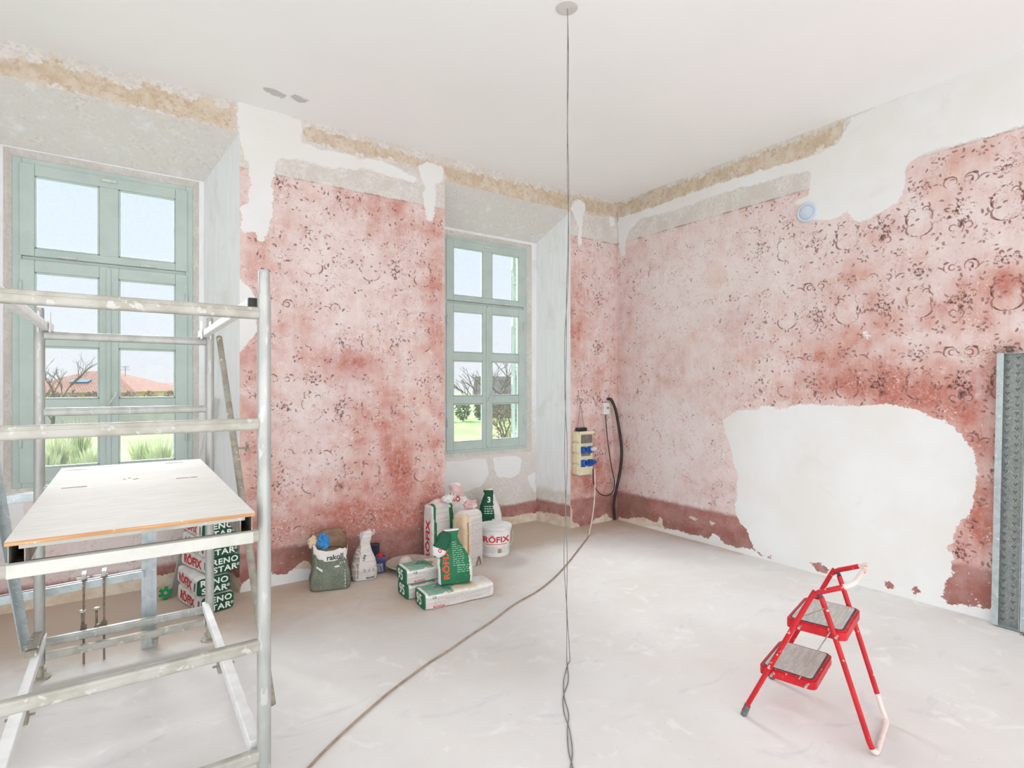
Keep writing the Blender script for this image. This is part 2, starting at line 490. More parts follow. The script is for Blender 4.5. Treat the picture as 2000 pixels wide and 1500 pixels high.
RIGHT_PLASTER = [px_poly_x(p) for p in (
    [(1412, 822), (1440, 803), (1480, 800), (1490, 793), (1510, 796), (1600, 789), (1680, 793), (1700, 790), (1780, 795), (1830, 815), (1865, 828), (1880, 850), (1905, 885), (1912, 920), (1905, 960), (1890, 1000), (1868, 1040), (1850, 1070), (1862, 1085), (1860, 1125), (1838, 1165), (1850, 1174), (1900, 1182), (1938, 1186), (2060, 1215), (2060, 1260), (1938, 1225), (1500, 1110), (1475, 1072), (1460, 1040), (1436, 1002), (1438, 980), (1440, 930), (1430, 890), (1418, 845)],
    [(1230, 1030), (1270, 1026), (1300, 1032), (1345, 1040), (1385, 1052), (1390, 1037), (1402, 1044), (1415, 1062), (1440, 1070), (1475, 1075), (1520, 1090), (1520, 1130), (1300, 1060)],
    [(1206, 436), (1209, 426), (1275, 405), (1350, 377), (1450, 344), (1575, 308), (1628, 284), (1642, 270), (1652, 250), (1662, 228), (2100, 50), (2100, 205), (1990, 248), (1810, 300), (1780, 315), (1768, 330), (1770, 345), (1765, 375), (1757, 393), (1740, 405), (1690, 432), (1662, 430), (1655, 410), (1640, 425), (1595, 433), (1585, 430), (1575, 400), (1540, 402), (1545, 396), (1580, 380), (1582, 332), (1525, 347), (1437, 370), (1375, 390), (1325, 410), (1255, 427), (1230, 450), (1223, 470), (1222, 503), (1211, 503)],
    [(1911, 1142), (1922, 1141), (1921, 1154), (1912, 1155)],
    [(1901, 1168), (1918, 1163), (1938, 1176), (1938, 1200), (1915, 1190)],
    [(1685, 648), (1692, 643), (1700, 655), (1697, 663), (1690, 660)])]
RIGHT_LEFTOVER = [px_poly_x(p) for p in (
    [(1580, 1099), (1605, 1103), (1622, 1116), (1616, 1121), (1595, 1112)],
    [(1470, 1072), (1490, 1081), (1513, 1086), (1508, 1091), (1485, 1087)],
    [(1732, 1140), (1740, 1136), (1746, 1144), (1738, 1149)], [(1782, 1154), (1790, 1150), (1795, 1157), (1786, 1160)],
    [(1912, 1170), (1930, 1178), (1926, 1190), (1916, 1186)])]
RIGHT_BASE = [px_poly_x(p) for p in (
    [(1205, 1025), (1208, 1008), (1222, 1012), (1240, 1010), (1262, 1012), (1283, 1020), (1288, 1008), (1296, 1015), (1296, 1045)],
    [(1345, 1008), (1365, 1012), (1355, 1018)], [(1385, 1017), (1400, 1022), (1390, 1028)])]
RIGHT_BROWN = [px_poly_x(p) for p in (
    [(1190, 404), (1207, 398), (1275, 370), (1350, 347), (1432, 316), (1530, 283), (1655, 234), (1652, 250), (1642, 270), (1628, 286), (1575, 312), (1450, 348), (1350, 381), (1275, 409), (1215, 432), (1190, 440)],)]
RIGHT_BLOBS = [(1800, 765, 110, 50, 0.62), (1860, 830, 60, 50, 0.4), (1960, 555, 60, 35, 0.55), (1890, 600, 110, 50, 0.25), (1600, 690, 90, 60, 0.28), (1680, 740, 90, 45, 0.3), (1645, 545, 30, 20, 0.35), (1905, 1000, 50, 120, 0.42), (1720, 620, 60, 60, 0.2), (1930, 800, 50, 200, 0.3), (1330, 560, 130, 110, -0.5), (1330, 880, 110, 130, -0.4), (1500, 500, 120, 70, -0.22), (1220, 800, 30, 200, 0.12), (1780, 470, 120, 80, -0.05), (1920, 300, 100, 40, 0.15), (1420, 760, 80, 80, -0.12), (1550, 770, 120, 30, 0.22), (1240, 960, 60, 120, 0.08)]

def fields_back(P, K):
    n = len(P); U, V = P[:, 0], P[:, 2]; uv = np.stack([U, V], 1)
    front = K == 0
    r = {k: np.full(n, -1.0) for k in ('plaster', 'brown', 'grey', 'dado', 'base', 'wash')}
    r['fade'] = np.zeros(n)
    r['plaster'][front] = best(uv[front], BACK_PLASTER)
    r['brown'][front] = best(uv[front], BACK_BROWN)
    r['base'][front] = best(uv[front], BACK_BASE)
    r['grey'][front] = (V - 3.285)[front]
    r['dado'][front] = (0.30 + 0.02 * (U > 4) - V)[front]
    r['fade'][front] = (0.46 + blobs(U, V, BACK_BLOBS, lambda a, b: (oy(a, b, YW).x, oy(a, b, YW).z)))[front]
    r['fade'][front] += 0.25 * np.exp(-((V[front] - 0.45) / 0.35) ** 2)
    nb = K == 1                                     # niche back, under and around the windows
    r['grey'][nb] = 0.5; r['plaster'][nb] = best(uv[nb], NICHE_PATCH)
    r['dado'][nb] = (0.24 - V)[nb]; r['base'][nb] = (0.10 - V)[nb]
    left = nb & (U < 1.5)
    r['grey'][left] = (V - 0.95)[left]; r['fade'][left] = 0.05; r['dado'][left] = (0.17 - V)[left]
    r['wash'][nb] = np.where(V > 0.33, np.clip((V - 1.5) * 0.06, -0.05, 0.3), -1.0)[nb]
    rv = K == 2                                     # reveals and soffits
    r['grey'][rv] = 0.5; r['wash'][rv] = (V - 0.42)[rv]
    r['dado'][rv] = (0.26 - V)[rv]; r['base'][rv] = (0.12 - V)[rv]
    sf = K == 3
    r['grey'][sf] = 0.5; r['wash'][sf] = -0.035
    ch = K == 4                                     # stone rebate round the windows
    r['grey'][ch] = 0.5
    r['wash'][K == 5] = 0.3; r['grey'][K == 5] = 0.5
    return r

def fields_right(P, K):
    n = len(P); U, V = P[:, 1], P[:, 2]; uv = np.stack([U, V], 1)
    r = {k: np.full(n, -1.0) for k in ('wash',)}
    r['plaster'] = np.minimum(best(uv, RIGHT_PLASTER), -best(uv, RIGHT_LEFTOVER)); r['brown'] = best(uv, RIGHT_BROWN); r['base'] = best(uv, RIGHT_BASE)
    r['grey'] = V - 3.29; r['dado'] = 0.345 - V
    r['fade'] = 0.40 + blobs(U, V, RIGHT_BLOBS, lambda a, b: (ox(a, b, XR).y, ox(a, b, XR).z))
    return r

w = Shell()
xs = [XL, NICHES[0]['f0'], NICHES[0]['f1'], NICHES[1]['f0'], NICHES[1]['f1'], XR]
for i in (0, 2, 4): w.patch((xs[i], YW, 0), (xs[i + 1], YW, 0), (xs[i + 1], YW, ZC), (xs[i], YW, ZC), 0)
for k in NICHES:
    w.patch((k['f0'], YW, NZF), (k['f1'], YW, NZF), (k['f1'], YW, ZC), (k['f0'], YW, ZC), 0)
    w.patch((k['f0'], YW, 0), (k['b0'], YN, 0), (k['b0'], YN, NZB), (k['f0'], YW, NZF), 2, 0.04)
    w.patch((k['b1'], YN, 0), (k['f1'], YW, 0), (k['f1'], YW, NZF), (k['b1'], YN, NZB), 2, 0.04)
    w.patch((k['b0'], YN, NZB), (k['b1'], YN, NZB), (k['f1'], YW, NZF), (k['f0'], YW, NZF), 3, 0.05)
    g = 0.042
    a, b, c, d = k['w0'] - g, k['w1'] + g, k['z0'] - g, min(k['z1'] + g, NZB - 0.004)
    w.patch((k['b0'], YN, 0), (k['b1'], YN, 0), (k['b1'], YN, c), (k['b0'], YN, c), 1)
    w.patch((k['b0'], YN, d), (k['b1'], YN, d), (k['b1'], YN, NZB), (k['b0'], YN, NZB), 1)
    w.patch((k['b0'], YN, c), (a, YN, c), (a, YN, d), (k['b0'], YN, d), 1)
    w.patch((b, YN, c), (k['b1'], YN, c), (k['b1'], YN, d), (b, YN, d), 1)
    yo = YN + 0.05; i0, i1, i2, i3 = k['w0'], k['w1'], k['z0'], k['z1']
    w.patch((a, YN, c), (b, YN, c), (i1, yo, i2), (i0, yo, i2), 4, 0.1)
    w.patch((i0, yo, i3), (i1, yo, i3), (b, YN, d), (a, YN, d), 4, 0.1)
    w.patch((a, YN, c), (i0, yo, i2), (i0, yo, i3), (a, YN, d), 4, 0.1)
    w.patch((i1, yo, i2), (b, YN, c), (b, YN, d), (i1, yo, i3), 4, 0.1)
    ye = 5.52; o0, o1, o2, o3 = i0 - 0.07, i1 + 0.07, i2 - 0.02, i3 + 0.05
    w.patch((i0, yo, i2), (i1, yo, i2), (o1, ye, o2), (o0, ye, o2), 5, 0.2)
    w.patch((o0, ye, o3), (o1, ye, o3), (i1, yo, i3), (i0, yo, i3), 5, 0.2)
    w.patch((i0, yo, i2), (o0, ye, o2), (o0, ye, o3), (i0, yo, i3), 5, 0.2)
    w.patch((o1, ye, o2), (i1, yo, i2), (i1, yo, i3), (o1, ye, o3), 5, 0.2)
wall_back = w.build('wall_back', WALL, fields_back)
wall_back['label'] = 'peeling pink stencilled wall with two deep window niches'

w = Shell()
w.patch((XR, YB, 0), (XR, YW, 0), (XR, YW, ZC), (XR, YB, ZC), 0)
wall_right = w.build('wall_right', WALL, fields_right)
wall_right['label'] = 'pink stencilled wall with a large fresh white plaster patch'

# ---- other two walls: unseen, with tall openings put in to let light through
white_plaster = mat('white_plaster', C(238, 238, 236), C(230, 229, 226), 2.5, 0.92)
def holed_wall(name, axis, pos, lo, hi, holes, thick, label):
    """wall along one axis with rectangular openings, as solid piers and lintels"""
    b = B()
    def bx(u0, u1, z0, z1):
        if axis == 'x': b.box((u0, pos - thick, z0), (u1, pos, z1))
        else: b.box((pos - thick, u0, z0), (pos, u1, z1))
    cur = lo
    for (u0, u1, z0, z1) in holes:
        bx(cur, u0, 0, ZC)
        if z0 > 0: bx(u0, u1, 0, z0)
        bx(u0, u1, z1, ZC)
        cur = u1
    bx(cur, hi, 0, ZC)
    return tag(b.build(name, white_plaster), label, kind='structure')
holed_wall('wall_front', 'x', YB, XL - 0.4, XR + 0.4, [(-2.2, -0.1, 0, 3.3), (0.3, 2.4, 0, 3.3), (2.8, 4.6, 0, 3.3)], 0.4, 'white plastered wall with three tall openings')
holed_wall('wall_left', 'y', XL, YB - 0.4, YW + 0.4, [(-2.4, -0.4, 0, 3.3), (0.2, 2.2, 0, 3.3)], 0.4, 'white plastered wall with two tall openings')

# ---- ceiling
def ceiling_material():
    t = NT('white_ceiling_paint'); P = t.W()
    c = t.mix(t.step(t.noise(P, 0.7, 4), 0.35, 0.65), C(250, 250, 250), C(246, 247, 246))
    n = t.m('ADD', t.m('MULTIPLY', t.m('SUBTRACT', t.noise(P, 9, 6, 0.65), 0.5), 0.16), t.attr('scrape'))
    c = t.mix(t.step(n, 0.0, 0.012), c, C(206, 205, 204))
    t.bsdf(c, 0.9, 0, t.bump(t.noise(P, 30, 4), 0.12, 0.004), 0.15)
    return t.mat
w = Shell()
w.patch((XL, YB, ZC), (XR, YB, ZC), (XR, YW, ZC), (XL, YW, ZC), 0, 0.05)
SCR = [[(oz(a, b, ZC).x, oz(a, b, ZC).y) for a, b in p] for p in ([(500, 166), (530, 172), (555, 185), (560, 194), (530, 186)], [(565, 192), (575, 180), (605, 198), (590, 203)])]
ceiling = w.build('ceiling', ceiling_material(), lambda P, K: {'scrape': best(P[:, :2], SCR)})
ceiling['label'] = 'flat white painted ceiling'

# ---- floor
def floor_material():
    t = NT('dusty_screed'); P = t.W()
    n1 = t.noise(P, 1.1, 6, 0.6); n2 = t.noise(P, 4.5, 7, 0.65, 0.8); n3 = t.noise(P, 30, 5, 0.7)
    n4 = t.noise(t.scale(P, (1, 2.2, 1)), 2.4, 6, 0.6, 1.2)
    c = t.mix(t.step(n1, 0.35, 0.65), C(222, 221, 219), C(215, 212, 209))
    c = t.mix(t.step(n2, 0.54, 0.70, 0, 0.75), c, C(231, 230, 229))
    c = t.mix(t.step(n4, 0.58, 0.72, 0, 0.6), c, C(200, 200, 204))
    c = t.mix(t.step(t.noise(P, 0.8, 5, 0.65, 1.0), 0.52, 0.68, 0, 0.35), c, C(216, 206, 198))
    c = t.mix(t.step(n3, 0.60, 0.72, 0, 0.35), c, C(204, 198, 192))
    d = t.m('ADD', t.attr('dust'), t.m('MULTIPLY', t.m('SUBTRACT', n2, 0.5), 0.9))
    c = t.mix(t.m('MULTIPLY', t.step(d, 0.15, 0.85), 0.85), c, C(205, 184, 164))
    c = t.mix(t.step(t.noise(P, 70, 2), 0.745, 0.76), c, C(150, 140, 134))
    t.bsdf(c, 0.85, 0, t.bump(t.m('ADD', n3, t.m('MULTIPLY', n2, 0.8)), 0.12, 0.004), 0.2)
    return t.mat
def fields_floor(P, K):
    X, Y = P[:, 0], P[:, 1]
    dn = np.minimum(YW - Y, np.where((X > 0.7) & (X < 2.5), YW - Y, YN - Y))
    d = 1.0 * np.exp(-np.clip(dn, 0, 9) / 0.55) + 0.55 * np.exp(-((X - 2.0) / 0.6) ** 2 - ((Y - 3.75) / 0.35) ** 2) + 0.7 * np.exp(-np.clip(XR - X, 0, 9) / 0.10) * (Y > 3)
    d += 0.35 * np.exp(-((X - 0.6) / 0.9) ** 2 - ((Y - 4.3) / 0.5) ** 2)
    return {'dust': d}
w = Shell()
w.patch((XL, YB, 0), (XR, YB, 0), (XR, YN, 0), (XL, YN, 0), 0, 0.06)
floor = w.build('floor', floor_material(), fields_floor)
floor['label'] = 'dusty pale screed floor with grey and tan stains'

# ---------------------------------------------------------------- windows
sage = mat('sage_green_paint', C(188, 203, 197), C(180, 196, 190), 5, 0.5, spots=C(206, 214, 206), spot_sc=60, spot_t=0.68, bump=0.08)
iron_white = mat('painted_iron', C(206, 212, 206), C(190, 198, 192), 20, 0.5)
def glass_material():
    t = NT('window_glass')
    tr = t.n('ShaderNodeBsdfTransparent', {'Color': (0.96, 0.975, 0.97, 1)})
    gl = t.n('ShaderNodeBsdfGlossy', {'Color': (1, 1, 1, 1), 'Roughness': 0.02})
    fr = t.n('ShaderNodeFresnel', {'IOR': 1.35})
    dirt = t.n('ShaderNodeBsdfDiffuse', {'Color': C(225, 225, 222)})
    mx = t.n('ShaderNodeMixShader', {0: t.m('MULTIPLY', fr.outputs[0], 0.15), 1: tr.outputs[0], 2: gl.outputs[0]})
    m2 = t.n('ShaderNodeMixShader', {0: t.step(t.noise(t.P(), 14, 5, 0.7), 0.45, 0.8, 0.05, 0.16), 1: mx.outputs[0], 2: dirt.outputs[0]})
    t.nt.links.new(m2.outputs[0], t.out.inputs[0])
    return t.mat
GLASS = glass_material()

def window(k, idx, label):
    root = empty('window_%d' % idx, (0, 0, 0), kind='structure', label=label)
    x0, x1, z0, z1, dz = k['w0'], k['w1'], k['z0'], k['z1'], k['dz']
    xm = (x0 + x1) / 2
    yf = YN + 0.045
    fb = 0.05
    b = B()
    for (lo, hi) in (((x0, yf, z0), (x0 + fb, yf + 0.08, z1)), ((x1 - fb, yf, z0), (x1, yf + 0.08, z1)), ((x0 + fb, yf, z1 - fb), (x1 - fb, yf + 0.08, z1)), ((x0 + fb, yf, z0), (x1 - fb, yf + 0.08, z0 + 0.045))):
        b.box(lo, hi, 0.004)
    b.build('window_frame', sage, root)
    zt = 2.505 + dz
    B().box((x0 + fb, yf + 0.01, zt - 0.012), (x1 - fb, yf + 0.085, zt + 0.012), 0.003).build('transom', sage, root)
    ys, yd = yf - 0.012, 0.05
    def sash(name, a, c, lo, hi, px, pz, bars):
        """one sash: stiles and rails round the panes, each pane a part"""
        s = B()
        s.box((a, ys, lo), (px[0][0], ys + yd, hi), 0.005)
        s.box((px[-1][1], ys, lo), (c, ys + yd, hi), 0.005)
        s.box((px[0][0], ys + .001, lo), (px[-1][1], ys + yd - .001, pz[0][0]), 0.005)
        s.box((px[0][0], ys + .001, pz[-1][1]), (px[-1][1], ys + yd - .001, hi), 0.005)
        so = s.build(name, sage, root)
        for i in range(len(px) - 1):
            B().box((px[i][1], ys + .002, pz[0][0] - .002), (px[i + 1][0], ys + yd - .002, pz[-1][1] + .002), 0.006).build('mullion', sage, so)
        for i in range(len(pz) - 1):
            B().box((px[0][0] - .002, ys + .003, pz[i][1]), (px[-1][1] + .002, ys + yd - .003, pz[i + 1][0]), 0.008).build('glazing_bar', sage, so)
        for (p0, p1) in px:
            for (q0, q1) in pz:
                B().box((p0 - .008, ys + 0.026, q0 - .008), (p1 + .008, ys + 0.030, q1 + .008)).build('pane', GLASS, so)
                bd = B()
                for lo_, hi_ in (((p0, ys + .004, q0), (p0 + .012, ys + .026, q1)), ((p1 - .012, ys + .004, q0), (p1, ys + .026, q1)), ((p0, ys + .004, q0), (p1, ys + .026, q0 + .012)), ((p0, ys + .004, q1 - .012), (p1, ys + .026, q1))):
                    bd.box(lo_, hi_, 0.003)
                bd.build('glazing_bead', sage, so)
        return so
    pl = (xm - 0.435, xm - 0.06); pr = (xm + 0.06, xm + 0.435)
    top = sash('fanlight_sash', x0 + fb - .012, x1 - fb + .012, zt + 0.014, z1 - fb + 0.012, [pl, pr], [(2.575 + dz, 3.10 + dz)], 0)
    rows = [(0.985 + dz, 1.40 + dz), (1.485 + dz, 1.87 + dz), (1.96 + dz, 2.405 + dz)]
    ls = sash('casement', x0 + fb - .012, xm - 0.003, z0 + 0.033, zt - 0.014, [pl], rows, 2)
    rs = sash('casement', xm + 0.003, x1 - fb + .012, z0 + 0.033, zt - 0.014, [pr], rows, 2)
    # meeting stile bead, catches, hinges
    B().box((xm - 0.018, ys - 0.010, z0 + 0.05), (xm + 0.012, ys + 0.002, zt - 0.03), 0.004).build('cover_bead', sage, rs)
    for so, xx in ((top, xm - 0.25), (top, xm + 0.25)):
        B().box((xx - 0.055, ys - 0.012, zt + 0.016), (xx + 0.055, ys + 0.002, zt + 0.034), 0.004).build('catch', iron_white, so)
    B().box((xm - 0.05, ys - 0.012, z1 - fb - 0.03), (xm + 0.05, ys + 0.002, z1 - fb - 0.008), 0.004).build('catch', iron_white, top)
    for so, xx in ((ls, x0 + fb - .004), (rs, x1 - fb + .004)):
        for zz in (1.15, 2.25):
            B().lathe([(0.0, 0), (0.009, 0.002), (0.009, 0.10), (0.0, 0.102)], 10, Matrix.Translation((xx, ys - 0.006, zz))).build('hinge', iron_white, so, True)
    h = B()
    h.lathe([(0.0, 0), (0.02, 0.0), (0.02, 0.008), (0.0, 0.01)], 14, Matrix.Translation((xm - 0.004, ys - 0.012, 1.44 + dz)) @ Matrix.Rotation(math.pi / 2, 4, 'X'))
    h.tube(smooth_path([(xm - 0.004, ys - 0.012, 1.44 + dz), (xm - 0.002, ys - 0.05, 1.445 + dz), (xm + 0.035, ys - 0.055, 1.50 + dz), (xm + 0.045, ys - 0.05, 1.54 + dz)]), 0.007, 8)
    h.build('handle', iron_white, rs, True)
    return root
window(NICHES[0], 1, 'sage green wooden window with eight panes behind the scaffold tower')
window(NICHES[1], 2, 'sage green wooden window with eight panes near the room corner')
# ---------------------------------------------------------------- stencilled ornament on the pink paint
def stencil_material():
    t = NT('stencil_paint'); P = t.W()
    n = t.noise(P, 60, 5, 0.7); n2 = t.noise(P, 9, 4, 0.6)
    k = t.m('ADD', t.attr('ink'), t.m('MULTIPLY', t.m('SUBTRACT', n, 0.5), 1.6))
    k = t.m('ADD', k, t.m('MULTIPLY', t.m('SUBTRACT', n2, 0.5), 1.5))
    d = t.n('ShaderNodeBsdfDiffuse', {'Color': t.mix(t.step(n2, 0.4, 0.6), C(184, 138, 127), C(174, 134, 127)), 'Roughness': 0.9})
    tr = t.n('ShaderNodeBsdfTransparent')
    mx = t.n('ShaderNodeMixShader', {0: t.step(k, 0.28, 0.66, 0, 0.66), 1: tr.outputs[0], 2: d.outputs[0]})
    t.nt.links.new(mx.outputs[0], t.out.inputs[0])
    return t.mat
STENCIL = stencil_material()

def stroke(pts, w0, w1, w2=None):
    """tapered brush stroke along 2D points -> list of quads as (verts, faces)"""
    n = len(pts); L = []; R = []
    for i in range(n):
        a = pts[max(i - 1, 0)]; b = pts[min(i + 1, n - 1)]
        dx, dy = b[0] - a[0], b[1] - a[1]; l = math.hypot(dx, dy) + 1e-9
        t = i / (n - 1)
        w = (w0 * (1 - t) + w1 * t) if w2 is None else (w0 * (1 - t) ** 2 + 2 * w1 * t * (1 - t) + w2 * t * t)
        w *= 1.25
        nx, ny = -dy / l * w / 2, dx / l * w / 2
        L.append((pts[i][0] + nx, pts[i][1] + ny)); R.append((pts[i][0] - nx, pts[i][1] - ny))
    return L + R, [(i, i + n, i + n + 1, i + 1) for i in range(n - 1)]
def arc(cx, cy, rx, ry, a0, a1, n=9):
    return [(cx + rx * math.cos(math.radians(a0 + (a1 - a0) * i / (n - 1))), cy + ry * math.sin(math.radians(a0 + (a1 - a0) * i / (n - 1)))) for i in range(n)]
def leaf(x, y, l, w, ang, curl=20):
    a = math.radians(ang); pts = []
    for i in range(6):
        t = i / 5; b = a + math.radians(curl) * t
        pts.append((x + l * t * math.cos(b), y + l * t * math.sin(b)))
    return stroke(pts, w * 0.2, w * 1.7, w * 0.1)
def flower(x, y, r, rnd, petals=5):
    out = []
    a0 = rnd.uniform(0, 72)
    for k in range(petals):
        a = a0 + k * 360 / petals
        out.append(stroke(arc(x + math.cos(math.radians(a)) * r * 0.55, y + math.sin(math.radians(a)) * r * 0.55, r * 0.42, r * 0.42, a - 95, a + 95, 6), r * 0.08, r * 0.3, r * 0.08))
    out.append(stroke(arc(x, y, r * 0.18, r * 0.18, 0, 300, 6), r * 0.14, r * 0.14))
    return out
def motif():
    rnd = random.Random(5)
    S = []
    for sg in (-1, 1):
        m = lambda pts: [(sg * p[0], p[1]) for p in pts]
        S.append(stroke(m(arc(0.028, -0.045, 0.055, 0.05, -80, 40)), 0.004, 0.018, 0.004))
        S.append(stroke(m(arc(0.018, -0.062, 0.05, 0.04, -100, -10)), 0.003, 0.010, 0.003))
        S.append(stroke(m(arc(0.055, 0.035, 0.03, 0.05, -70, 110)), 0.004, 0.013, 0.003))
        S.append(stroke(m(arc(0.045, 0.085, 0.022, 0.022, -40, 190)), 0.004, 0.011, 0.004))
        for (x, y, l, wd, a, cu) in ((0.075, 0.0, 0.045, 0.016, 60, 40), (0.085, -0.03, 0.04, 0.014, 20, 50), (0.062, 0.10, 0.035, 0.014, 40, 60), (0.03, 0.115, 0.03, 0.012, 110, 40), (0.07, 0.06, 0.03, 0.012, -10, 40)):
            vs, fs = leaf(x, y, l, wd, a, cu); S.append((m(vs), fs))
    S.append(leaf(-0.012, -0.105, 0.03, 0.014, -100, 10)); S.append(leaf(0.012, -0.105, 0.03, 0.014, -80, -10))
    # bouquet between the cartouches
    for (x, y, r) in ((0.25, 0.03, 0.034), (0.215, 0.0, 0.026), (0.287, 0.005, 0.028), (0.25, 0.078, 0.024)):
        S += flower(x, y, r, rnd)
    for k in range(15):
        a = 360 * k / 15 + rnd.uniform(-8, 8)
        S.append(leaf(0.25 + 0.065 * math.cos(math.radians(a)), 0.025 + 0.06 * math.sin(math.radians(a)), rnd.uniform(0.025, 0.045), rnd.uniform(0.011, 0.018), a + rnd.uniform(-30, 30), rnd.uniform(-50, 50)))
    # sprig under the bouquet
    S.append(stroke([(0.25 - 0.018 * math.sin(t * 0.5), -0.055 - t * 0.012) for t in range(9)], 0.004, 0.010, 0.003))
    S.append(leaf(0.25, -0.09, 0.065, 0.024, 135, -55)); S.append(leaf(0.25, -0.10, 0.06, 0.022, 50, 55))
    for (x, y, a) in ((0.225, -0.12, 200), (0.275, -0.12, -20), (0.235, -0.145, 230), (0.268, -0.15, -50)):
        S.append(leaf(x, y, 0.035, 0.013, a, 50))
    S.append(stroke(arc(0.205, -0.085, 0.022, 0.022, 20, 300), 0.003, 0.012, 0.003))
    S.append(stroke(arc(0.295, -0.09, 0.022, 0.022, 160, -120), 0.003, 0.012, 0.003))
    # scrolls and small flowers half a step up
    for (x, y, r) in ((0.0, 0.235, 0.03), (0.045, 0.25, 0.02), (-0.045, 0.25, 0.022)):
        S += flower(x, y, r, rnd)
    for k in range(9):
        a = 40 * k + 10
        S.append(leaf(0.055 * math.cos(math.radians(a)), 0.242 + 0.045 * math.sin(math.radians(a)), 0.032, 0.013, a + 20, 40))
    for (cx, cy, r, a0, a1) in ((0.19, 0.235, 0.04, -30, 240), (0.31, 0.235, 0.04, 210, -60), (0.20, 0.235, 0.02, 30, 330), (0.30, 0.235, 0.02, 150, -150), (0.11, 0.20, 0.045, 20, 120), (-0.11, 0.20, 0.045, 160, 60)):
        S.append(stroke(arc(cx, cy, r, r, a0, a1), 0.003, 0.015, 0.003))
    for (x, y, a) in ((0.15, 0.26, 60), (0.35, 0.26, 120), (0.25, 0.21, 90), (0.25, 0.19, -90), (0.12, 0.12, 30), (0.38, 0.12, 150), (0.13, -0.03, 100), (0.37, -0.03, 80), (0.1, -0.16, 40), (0.4, -0.16, 140)):
        S.append(leaf(x, y, 0.036, 0.015, a, rnd.uniform(-50, 50)))
    for k in range(34):                                             # small scattered leaves
        x, y = rnd.uniform(-0.12, 0.38), rnd.uniform(-0.28, 0.32)
        S.append(leaf(x, y, rnd.uniform(0.016, 0.032), rnd.uniform(0.009, 0.015), rnd.uniform(0, 360), rnd.uniform(-60, 60)))
    for (x, y) in ((0.25, 0.03), (0.215, 0.0), (0.287, 0.005), (0.0, 0.235), (0.13, -0.2), (0.37, -0.2)):
        for k in range(6):
            a = k * 60 + rnd.uniform(-15, 15)
            S.append(leaf(x + 0.012 * math.cos(math.radians(a)), y + 0.012 * math.sin(math.radians(a)), 0.024, 0.014, a, 20))
    return S
MOTIF = motif()

def stencil(name, parent, to3, u0, u1, v0, v1, ou, ov, avoid, ink, label):
    rnd = random.Random(hash(name) % 1000 if False else len(name))
    V = []; Fc = []; K = []
    cents = []; items = []
    PU, PV = 0.50, 0.605
    i0, i1 = int((u0 - ou) / PU) - 2, int((u1 - ou) / PU) + 2
    j0, j1 = int((v0 - ov) / PV) - 2, int((v1 - ov) / PV) + 2
    for i in range(i0, i1):
        for j in range(j0, j1):
            for (vs, fs) in MOTIF:
                cu = sum(p[0] for p in vs) / len(vs) + ou + i * PU
                cv = sum(p[1] for p in vs) / len(vs) + ov + j * PV
                if u0 < cu < u1 and v0 < cv < v1:
                    cents.append((cu, cv)); items.append((i, j, vs, fs))
    cents = np.array(cents)
    clear = avoid(cents)
    inkv = ink(cents)
    for k, (i, j, vs, fs) in enumerate(items):
        if clear[k] > -0.012: continue
        a = inkv[k] + rnd.uniform(-0.22, 0.22)
        if a < 0.05: continue
        base = len(V)
        V += [to3(p[0] + ou + i * PU, p[1] + ov + j * PV) for p in vs]
        K += [a] * len(vs)
        Fc += [tuple(q + base for q in f) for f in fs]
    o = mesh(name, V, Fc, STENCIL, parent)
    at = o.data.attributes.new('ink', 'FLOAT', 'POINT'); at.data.foreach_set('value', np.array(K, np.float32))
    return tag(o, label, kind='stuff')

def ink_right(c):
    U, V = c[:, 0], c[:, 1]
    near = np.clip((3.6 - U) / 2.6, 0, 1)
    return 0.28 + 0.28 * near - 0.22 * np.exp(-((U - 3.7) / 0.7) ** 2)
stencil('stencil_ornament', wall_right, lambda u, v: (XR - 0.0012, u, v), 0.2, YW - 0.02, 0.36, 3.27, 1.63, 1.60,
        lambda c: np.maximum(best(c, RIGHT_PLASTER), best(c, RIGHT_BASE)), ink_right, 'faded brown stencilled scrolls and flowers')
def avoid_back(c):
    a = np.maximum(best(c, BACK_PLASTER), best(c, BACK_BASE))
    for k in NICHES: a = np.where((c[:, 0] > k['f0'] - 0.03) & (c[:, 0] < k['f1'] + 0.03), 1.0, a)
    return a
stencil('stencil_ornament', wall_back, lambda u, v: (u, YW - 0.0012, v), -1.9, XR - 0.03, 0.33, 3.26, 1.27, 2.02,
        avoid_back, lambda c: np.full(len(c), 0.31), 'faded brown stencilled scrolls and flowers')

# ---------------------------------------------------------------- scaffold tower
alu = mat('dull_aluminium', C(186, 188, 184), C(170, 172, 168), 14, 0.42, 0.35, spots=C(198, 199, 195), spot_sc=30, spot_t=0.62, stretch=(1, 1, 0.3))
alu_dirty = mat('plaster_splashed_aluminium', C(186, 185, 176), C(170, 167, 156), 12, 0.55, 0.15, spots=C(200, 199, 192), spot_sc=26, spot_t=0.60)
white_steel = mat('white_painted_steel', C(238, 239, 238), C(226, 227, 226), 10, 0.6, spots=C(190, 186, 178), spot_sc=50, spot_t=0.70)
old_steel = mat('stained_steel', C(170, 166, 154), C(150, 144, 130), 18, 0.6, 0.25, spots=C(214, 210, 200), spot_sc=40, spot_t=0.64)
galv = mat('galvanised_steel', C(192, 202, 204), C(176, 188, 192), 22, 0.35, 0.5, spots=C(214, 222, 224), spot_sc=60, spot_t=0.62, bump=0.05)
galv_dark = mat('spangled_zinc_sheet', C(158, 164, 160), C(142, 150, 148), 40, 0.4, 0.45, spots=C(176, 182, 178), spot_sc=90, spot_t=0.58)
black_plastic = mat('black_plastic', C(44, 46, 46), C(60, 60, 60), 12, 0.5)
